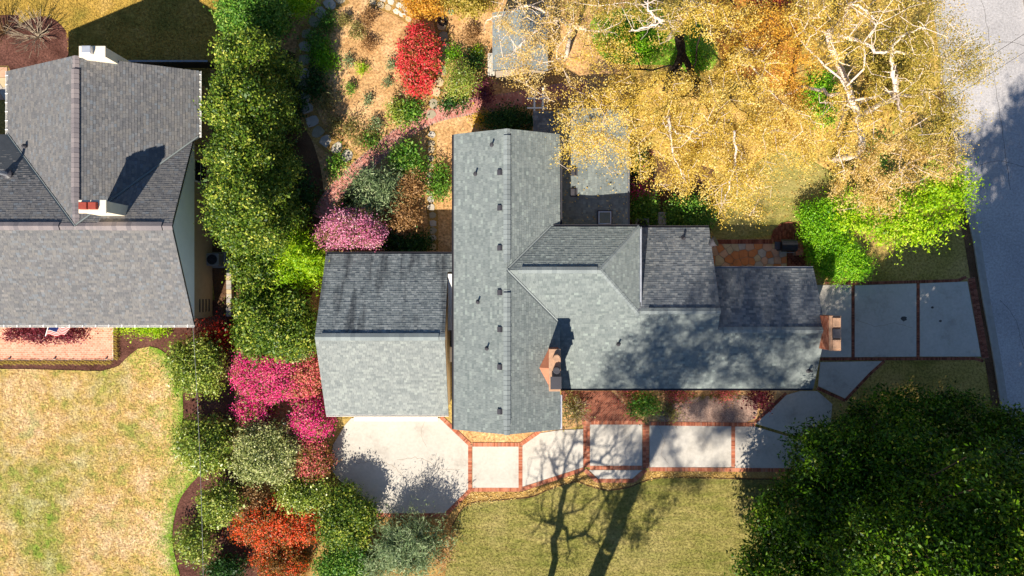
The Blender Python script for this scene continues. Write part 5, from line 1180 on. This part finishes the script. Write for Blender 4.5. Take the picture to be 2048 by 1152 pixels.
plant('lime_maple', 'lime green layered shrub between clipped hedge and road', 'tree', [lobe(1735, 440, 2.6, 1.5, .95, .8), lobe(1795, 460, 2.4, 1.5, .9, .7), lobe(1865, 430, 3.0, 1.7, 1.25, .8), lobe(1895, 370, 3.4, 1.4, 1.2, .8), lobe(1700, 415, 2.4, .9, .75, .6), lobe(1825, 410, 2.8, 1.5, 1.1, .8)], 'lime', 235, leaf=.16, aspect=.45, along=1.8, cover=1.5, clump=.26, amp=.34, base=(*g(1790, 450),))
shrub('ivy_patch', 'bright green ivy patch under the dark forked trunk', 'plant', 1270, 75, 1.9, 1.1, .4, 'bright_hedge', 236, lump=4, leaf=.12, cover=1.2)
shrub('ivy_patch', 'bright green ivy patch beside the white limbs', 'plant', 1640, 200, 1.1, 1.6, .5, 'bright_hedge', 237, lump=3, leaf=.12, cover=1.0)
shrub('ivy_patch', 'green undergrowth below the lower white limb', 'plant', 1745, 320, 1.0, 1.2, .7, 'green', 238, lump=3, cover=1.0)
shrub('ivy_patch', 'green undergrowth at the picture top above the shed', 'plant', 930, 4, 1.6, .6, 1.2, 'gold_green', 239, lump=4, cover=1.4)
shrub('ivy_patch', 'mixed green undergrowth beside the road under gold branches', 'plant', 1790, 160, 1.8, 1.9, .8, 'gold_green', 240, lump=4, cover=1.0)
shrub('ivy_patch', 'bright undergrowth beside the forked trunk foot', 'plant', 1385, 115, 1.0, .9, .5, 'bright_hedge', 241, lump=3, cover=1.1)
shrub('red_azalea', 'small red azalea at the picture top under orange leaves', 'azalea', 1540, 4, .5, .6, 1.0, 'red', 242, flower=.8)

# ---- grass blades standing on the lawns (coloured by the lawn they grow on)
def in_poly(X, Y, poly):
    r = np.zeros(len(X), bool); n = len(poly)
    for i in range(n):
        (x0, y0), (x1, y1) = poly[i], poly[(i + 1) % n]
        if y0 == y1: continue
        r ^= ((y0 > Y) != (y1 > Y)) & (X < (x1 - x0) * (Y - y0) / (y1 - y0) + x0)
    return r
def grass(label, poly, n, mat, z, seed, size=.11, edge=None, flip=False):
    rng = np.random.default_rng(seed); xs = [p[0] for p in poly]; ys = [p[1] for p in poly]
    X = rng.uniform(max(-20, min(xs)), min(2068, max(xs)), n * 2); Y = rng.uniform(max(-20, min(ys)), min(1172, max(ys)), n * 2); k = in_poly(X, Y, poly)
    if edge is not None:
        E2 = np.array(edge); dd = np.min(np.hypot(X[:, None] - E2[None, :, 0], Y[:, None] - E2[None, :, 1]), axis=1); near = dd < 85 * rng.uniform(0, 1, len(X)) ** 1.6 + 4; k &= near if flip else ~near
    X = X[k][:n]; Y = Y[k][:n]; m = len(X)
    cen = np.stack([(X - 1024) * S, (576 - Y) * S, np.full(m, z + .02)], 1); nr = unit(rng.normal(0, .32, (m, 3)) + np.array((0, -.35, 1.1)))
    o = link('grass', leaf_mesh('grass', cen, nr, unit(rng.normal(0, 1, (m, 3)) * (1, 1, .5)), size * rng.uniform(.6, 1.3, m), .22, np.zeros((m, 3))), M[mat], None, 'stuff'); tag(o, label, 'grass')
grass('short dry grass blades of the pale lawn beside the mulch bed', lawn_n, 60000, 'lawn_neighbour', .03, 950, edge=smooth_line(LAWN_E, 4))
grass('greener grass blades along the curved mulch edge of the pale lawn', lawn_n, 14000, 'edge_grass', .034, 953, edge=smooth_line(LAWN_E, 4), flip=True)
grass('short olive grass blades of the front lawn below the walk', smooth_line(front, 4) + [(1820, 1000), (1820, 1190), (885, 1190), (896, 1110)], 45000, 'lawn_front', .012, 951)
grass('short golden grass blades behind the neighbouring house', [(-40, -40), (476, -40), (474, 128), (140, 128), (130, 40), (40, 30), (-40, 30)], 16000, 'lawn_back', .01, 952)

# ---- gold spring-leaved trees: pale limbs, sparse feathery leaves
def gold_tree(label, base_px, lobes, mat, seed, nclump, per, leaf=.09, bark='bark_pale', spread=.27, rtip=.013, fork=3.0, maxr=None, name='gold_tree', jit=.1):
    rng = np.random.default_rng(seed); bx, by = g(*base_px); t = empty(name, (bx, by, 0), label, 'tree', 'gold leaved trees behind the house')
    L = np.array([lobe(*l) for l in lobes]); w = L[:, 3] * L[:, 4]; w /= w.sum(); C = []
    for l, a in zip(L, w):
        m = int(nclump * a * .8); d = unit(rng.normal(0, 1, (m * 2, 3))); d = d[d[:, 2] > -.55][:m]; r = rng.uniform(.25, 1, len(d)) ** .55 * bumps(d, rng, amp=.4); C.append(l[:3] + d * l[3:] * r[:, None])
    C = np.concatenate(C); C[:, 2] = np.maximum(C[:, 2], 2.0); fk = np.array((bx * .6 + L[:, 0].mean() * .4, by * .6 + L[:, 1].mean() * .4, fork))
    D = unit(C - fk); cen, nr, ax, sz, at = clump_leaves(C, D, int(per * 1.25), spread, leaf, rng, .5, 0, .75, 1.5)
    NL[0] += len(cen); link('crown', leaf_mesh('crown', cen, nr, ax, sz, .5, at), M[mat], t)
    k = rng.uniform(0, 1, len(C)) < .8
    link('trunk', skeleton_mesh('trunk', (bx, by, 0), fk, C[k] + D[k] * .25, rng, r_tip=rtip * .75, jit=jit, max_r=maxr, plen_w=.22, seg=.6), M[bark], t); return t
gt1 = gold_tree('gold tree spreading over the garden shed', (1130, 120), [(1060, 60, 7, 2.2, 1.8, 1.6), (1130, 50, 7.5, 2.2, 1.8, 1.6), (1100, 150, 6, 2.0, 1.3, 1.2), (1030, 130, 5.5, 1.0, 1.0, .9)], 'gold_pale', 301, 204, 50)
gold_tree('gold tree drooping over the flat annex roof', (1240, 190), [(1190, 240, 6.5, 2.0, 1.7, 1.3), (1150, 300, 5.5, 1.0, 1.0, .9), (1230, 300, 6, 1.2, 1.2, 1.0), (1260, 200, 7, 1.8, 1.3, 1.3)], 'gold', 302, 248, 50)
gt3 = gold_tree('dense gold tree in front of the flagstone patio', (1380, 250), [(1430, 330, 8, 2.6, 2.0, 1.8), (1330, 290, 7.5, 2.0, 1.8, 1.6), (1480, 390, 6.5, 1.5, 1.2, 1.1), (1520, 290, 7.5, 1.8, 1.8, 1.5), (1400, 240, 8.5, 2.0, 1.6, 1.5)], 'gold', 303, 496, 66)
gt4 = gold_tree('gold tree with the dark forked trunk', (1345, 150), [(1300, 200, 8, 2.0, 1.4, 1.5), (1450, 200, 8, 1.8, 1.6, 1.4), (1220, 120, 7, 1.8, 1.4, 1.2), (1460, 60, 8.5, 1.6, 1.6, 1.3)], 'gold', 304, 260, 55, bark='bark_black', rtip=.017)
gt5 = gold_tree('gold tree at the picture top with bare white twigs', (1350, 60), [(1250, 20, 8, 1.8, 1.2, 1.3), (1330, 40, 8.5, 1.4, 1.2, 1.3), (1180, 30, 7.5, 1.5, 1.3, 1.2)], 'gold_green', 305, 142, 44)
gold_tree('orange-tinged tree over the orange straw bed', (1450, 120), [(1530, 60, 8, 1.8, 1.8, 1.4), (1590, 120, 7.5, 1.5, 1.9, 1.4), (1560, 200, 7, 1.3, 1.3, 1.1)], 'gold_orange', 306, 204, 55, bark='bark')
gt7 = gold_tree('tall gold tree with long white limbs in the middle of the grove', (1570, 190), [(1660, 60, 10, 1.9, 1.9, 1.6), (1700, 230, 8, 1.4, 1.8, 1.4), (1640, 300, 7.5, 1.7, 1.4, 1.2), (1740, 20, 10, 1.7, 1.3, 1.4), (1600, 30, 9, 1.2, 1.2, 1.2)], 'gold', 307, 266, 52, rtip=.018)
gt8 = gold_tree('broad gold tree leaning over the road', (1690, 220), [(1800, 120, 9, 2.2, 2.2, 1.8), (1890, 150, 8.5, 1.9, 2.0, 1.5), (1860, 250, 8, 1.9, 1.8, 1.5), (1820, 30, 9, 1.9, 1.5, 1.4), (1945, 130, 8, .9, .9, .8)], 'gold_green', 308, 434, 55, rtip=.015)
gold_tree('gold tree hanging above the lime layered shrub', (1680, 300), [(1790, 330, 7.5, 1.9, 1.5, 1.3), (1720, 370, 6.5, 1.5, 1.2, 1.0), (1860, 310, 7, 1.5, 1.3, 1.1), (1760, 400, 6, 1.1, .8, .7)], 'gold_pale', 309, 260, 55)
gold_tree('gold tree along the back of the grove', (1500, 60), [(1400, 30, 9, 1.6, 1.2, 1.3), (1500, 150, 8.5, 1.6, 1.5, 1.3), (1580, 250, 8, 1.8, 1.5, 1.3)], 'gold', 310, 235, 52)

def limb(tree, pts, r0, r1, mat='bark_pale', seed=0):
    """a thick crooked limb through (pixel x, pixel y, height) points"""
    rng = np.random.default_rng(seed); P = [Vector(p) for p in smooth_line([p3(*q) if q[2] else (*g(q[0], q[1]), 0) for q in pts], 5)]
    P = [p + Vector(rng.normal(0, .035, 3)) for p in P]; m = MB(); m.tube(P, list(np.linspace(r0, r1, len(P)) * rng.uniform(.88, 1.1, len(P))), 8)
    o = m.build('limb', M[mat], tree, smooth=True)
    if mat == 'bark_black': return
    n = len(P); T = []
    for k in range(int(n * .6)):                     # twigs along the limb
        p = P[rng.integers(n // 3, n)]; d = Vector(rng.normal(0, 1, 3)); d.z = abs(d.z) * .6; T.append((p, p + d.normalized() * rng.uniform(.4, 1.3)))
    m = MB()
    for a, b in T: c = a.lerp(b, .5) + Vector(rng.normal(0, .08, 3)); m.tube([a, c, b], [r1 * .55, r1 * .4, .008], 5)
    m.build('twigs', M[mat], o, 'stuff')
limb(gt7, [(1664, 322, 0), (1722, 300, 3.5), (1712, 230, 5), (1700, 185, 6), (1684, 140, 7), (1668, 110, 8), (1655, 70, 9), (1668, 55, 9.3), (1690, 35, 10), (1700, 5, 10.5)], .2, .07, seed=1)
limb(gt7, [(1655, 70, 9), (1715, 80, 9.3), (1760, 105, 9.3), (1782, 98, 9.5), (1810, 68, 10), (1850, 56, 10.4)], .1, .035, seed=2)
limb(gt7, [(1708, 212, 5.3), (1675, 207, 5.8), (1640, 205, 6.2)], .06, .025, seed=3)
limb(gt7, [(1700, 5, 10.5), (1730, 20, 10.6), (1750, 45, 10.4), (1740, 75, 10.2)], .06, .03, seed=4)
limb(gt8, [(1700, 240, 0), (1770, 205, 4), (1793, 190, 7.5), (1787, 140, 8.4), (1782, 100, 9)], .17, .08, seed=5)
limb(gt8, [(1793, 190, 7.5), (1800, 225, 7.6), (1803, 245, 7.6)], .09, .04, seed=6)
limb(gt8, [(1782, 105, 9), (1815, 105, 9.2), (1830, 98, 9.4)], .08, .04, seed=7)
limb(gt5, [(1335, 80, 0), (1400, -20, 6), (1380, 12, 8.2), (1352, 42, 8.6), (1320, 40, 8.8), (1300, 25, 9), (1290, 0, 9.2)], .13, .04, seed=8)
limb(gt5, [(1352, 42, 8.6), (1310, 50, 8.8), (1275, 58, 8.9), (1258, 62, 9)], .06, .02, seed=9)
limb(gt1, [(1130, 120, 0), (1140, 60, 5), (1115, 40, 6.2), (1060, 70, 6.4), (1030, 100, 6.2)], .13, .04, seed=10)
limb(gt1, [(1115, 40, 6.2), (1060, 12, 6.6), (1010, 28, 6.4), (975, 38, 6.2)], .08, .025, seed=11)
limb(gt1, [(1115, 40, 6.2), (1170, 60, 6.6), (1215, 62, 6.6)], .09, .05, seed=12)
limb(gt3, [(1330, 250, 8.4), (1355, 265, 8.6), (1392, 284, 8.8)], .07, .05, seed=13)
limb(gt3, [(1340, 230, 8.8), (1345, 300, 8.8), (1370, 360, 8)], .07, .025, seed=14)
limb(gt3, [(1470, 260, 9), (1468, 330, 8.6), (1450, 400, 7.6)], .07, .025, seed=15)
limb(gt4, [(1330, 182, 0), (1340, 160, 1.2), (1352, 132, 2.4), (1362, 108, 3.4), (1358, 66, 4.6)], .2, .26, 'bark_black', seed=16)
limb(gt4, [(1396, 188, 0), (1386, 160, 1.4), (1376, 128, 2.6), (1364, 108, 3.4)], .2, .2, 'bark_black', seed=17)
# fallen leaves under and around the grove, on the low annex roof and the drive edge
rngf = np.random.default_rng(900); nf = 9000
px_ = np.concatenate([rngf.uniform(1250, 1930, nf), rngf.uniform(1110, 1258, 260), rngf.uniform(900, 1500, 6000)]); py_ = np.concatenate([rngf.uniform(0, 440, nf), rngf.uniform(215, 450, 260), rngf.uniform(930, 1025, 6000)]); zz_ = np.concatenate([np.full(nf, .05), np.full(260, ZA + .22), np.full(6000, .05)])
kk = (H - zz_) / F; cen = np.stack([(px_ - 1024) * kk, (576 - py_) * kk, zz_], 1); BB = [(905, 1022), (944, 984), (1044, 984), (1165, 945), (1190, 966), (1270, 966), (1298, 944), (1470, 944), (1470, 956), (1330, 956), (1215, 980), (1150, 966), (1024, 999), (930, 1014)]; keep = np.array([b < 900 or inside((a, b), BB) for a, b in zip(px_, py_)])
cen = cen[keep]; nn_ = len(cen); nr = unit(rngf.normal(0, .3, (nn_, 3)) + np.array((0, 0, 1)))
lo_ = link('fallen_leaves', leaf_mesh('fallen_leaves', cen, nr, unit(rngf.normal(0, 1, (nn_, 3))), rngf.uniform(.06, .13, nn_), .6, rngf.uniform(0, 1, (nn_, 3)) * (1, 1, 0)), M['gold_pale'], None, 'stuff')
tag(lo_, 'scattered pale fallen leaves under the gold trees and along the lawn edge', 'leaves')

# ---- evergreen magnolia at the corner by the road
rngm = np.random.default_rng(77); mx, my = g(1738, 1045); ML = [(mx, my, 8.0, 7.2, 7.4, 8.6)]
for k in range(22):
    a = 2 * math.pi * k / 11 + rngm.uniform(-.2, .2); z = rngm.uniform(3.6, 8.5) if k < 11 else rngm.uniform(8, 12); r = 6.7 if z < 6 else (5.4 if z < 8.5 else 3.4)
    ML.append((mx + r * math.cos(a), my + r * math.sin(a), z, rngm.uniform(1.3, 2.4), rngm.uniform(1.3, 2.4), rngm.uniform(1.4, 2.4)))
for (px, py, z, r) in ((1880, 940, 7, 2.5), (1935, 1000, 8, 2.6), (1905, 860, 5.5, 2.2), (1965, 920, 7, 2.3)): ML.append((*g(px, py), z, r, r, r))
for (px, py, z, r) in ((1555, 985, 4.0, 2.4), (1530, 1090, 4.2, 2.4), (1590, 900, 4.0, 2.2), (1640, 1000, 6.0, 3.0), (1620, 1120, 6.0, 3.0), (1545, 1170, 4.2, 2.4), (1690, 880, 5.5, 2.4), (1640, 868, 3.2, 1.7), (1705, 835, 3.2, 1.7), (1775, 822, 3.4, 1.8), (1840, 832, 3.4, 1.7), (1895, 850, 3.4, 1.7)): ML.append((*g(px, py), z, r, r, r))
plant('magnolia_tree', 'huge dark glossy evergreen magnolia at the corner by the road', 'tree', ML, 'magnolia', 400, (mx, my), leaf=.2, cover=1.6, clump=.3, fill=.72, aspect=.45, sk=200, amp=.3, lo=-.5, rtip=.03)

# ---- trees standing outside the frame that shade the front roof, lawn and road
def bare_tree(name, label, base_px, h, spread, seed, n, bark='bark', zlo=.35, maxr=.32, shift=(0, 0), trunk_r=None):
    rng = np.random.default_rng(seed); x, y = g(*base_px); t = empty(name, (x, y, 0), label, 'tree')
    d = unit(rng.normal(0, 1, (n * 3, 3))); d = d[d[:, 2] > -.3][:n]; T = np.array((x + shift[0], y + shift[1], h * (zlo + 1) / 2)) + d * np.array((spread, spread, h * (1 - zlo) / 2)) * rng.uniform(.3, 1, len(d))[:, None] ** .6
    link('trunk', skeleton_mesh('trunk', (x, y, 0), (x + shift[0] * .3, y, h * zlo * (.85 if zlo < .5 else 1.2)), T, rng, r_tip=.016, max_r=maxr, jit=.2, plen_w=.3, trunk_r=trunk_r, seg=.6), M[bark], t); return t, T, rng
t, T, rng = bare_tree('leafless_oak', 'leafless oak standing below the picture, casting branch shadows on the lawn', (1052, 1290), 13.0, 3.8, 501, 900, trunk_r=.3)
t, T, rng = bare_tree('tall_pine', 'tall pine standing below the picture, casting the broad trunk shadow', (1098, 1380), 25.0, 7.4, 502, 260, zlo=.56, maxr=.6, shift=(3.2, -.5), trunk_r=.62)
C = np.concatenate([T, np.array([(T[0][0] * 0 + g(1098, 1380)[0] + rng.normal(0.6, 1.0), g(1098, 1380)[1] + rng.normal(0, .8), rng.uniform(9, 13)) for k in range(14)])])
cen, nr, ax, sz, at = clump_leaves(C, unit(C - C.mean(0)), 150, .36, .27, rng, .3, 0, .6, None)
link('crown', leaf_mesh('crown', cen, nr, ax, sz, .24, at), M['green'], t)
rr = np.random.default_rng(503); ox, oy = g(1850, 1000); OL = [(ox + rr.uniform(-2.6, 1.8), oy + rr.uniform(-4.5, 4.5), rr.uniform(14.5, 19), rr.uniform(1.6, 2.3), rr.uniform(1.6, 2.3), 1.6) for k in range(13)]
plant('street_oak', 'tall evergreen oak rising behind the magnolia beyond the picture edge', 'tree', OL, 'deep_green', 503, (ox, oy), leaf=.3, cover=1.3, clump=.45, sk=120, rtip=.03)
print('leaves', NL[0])
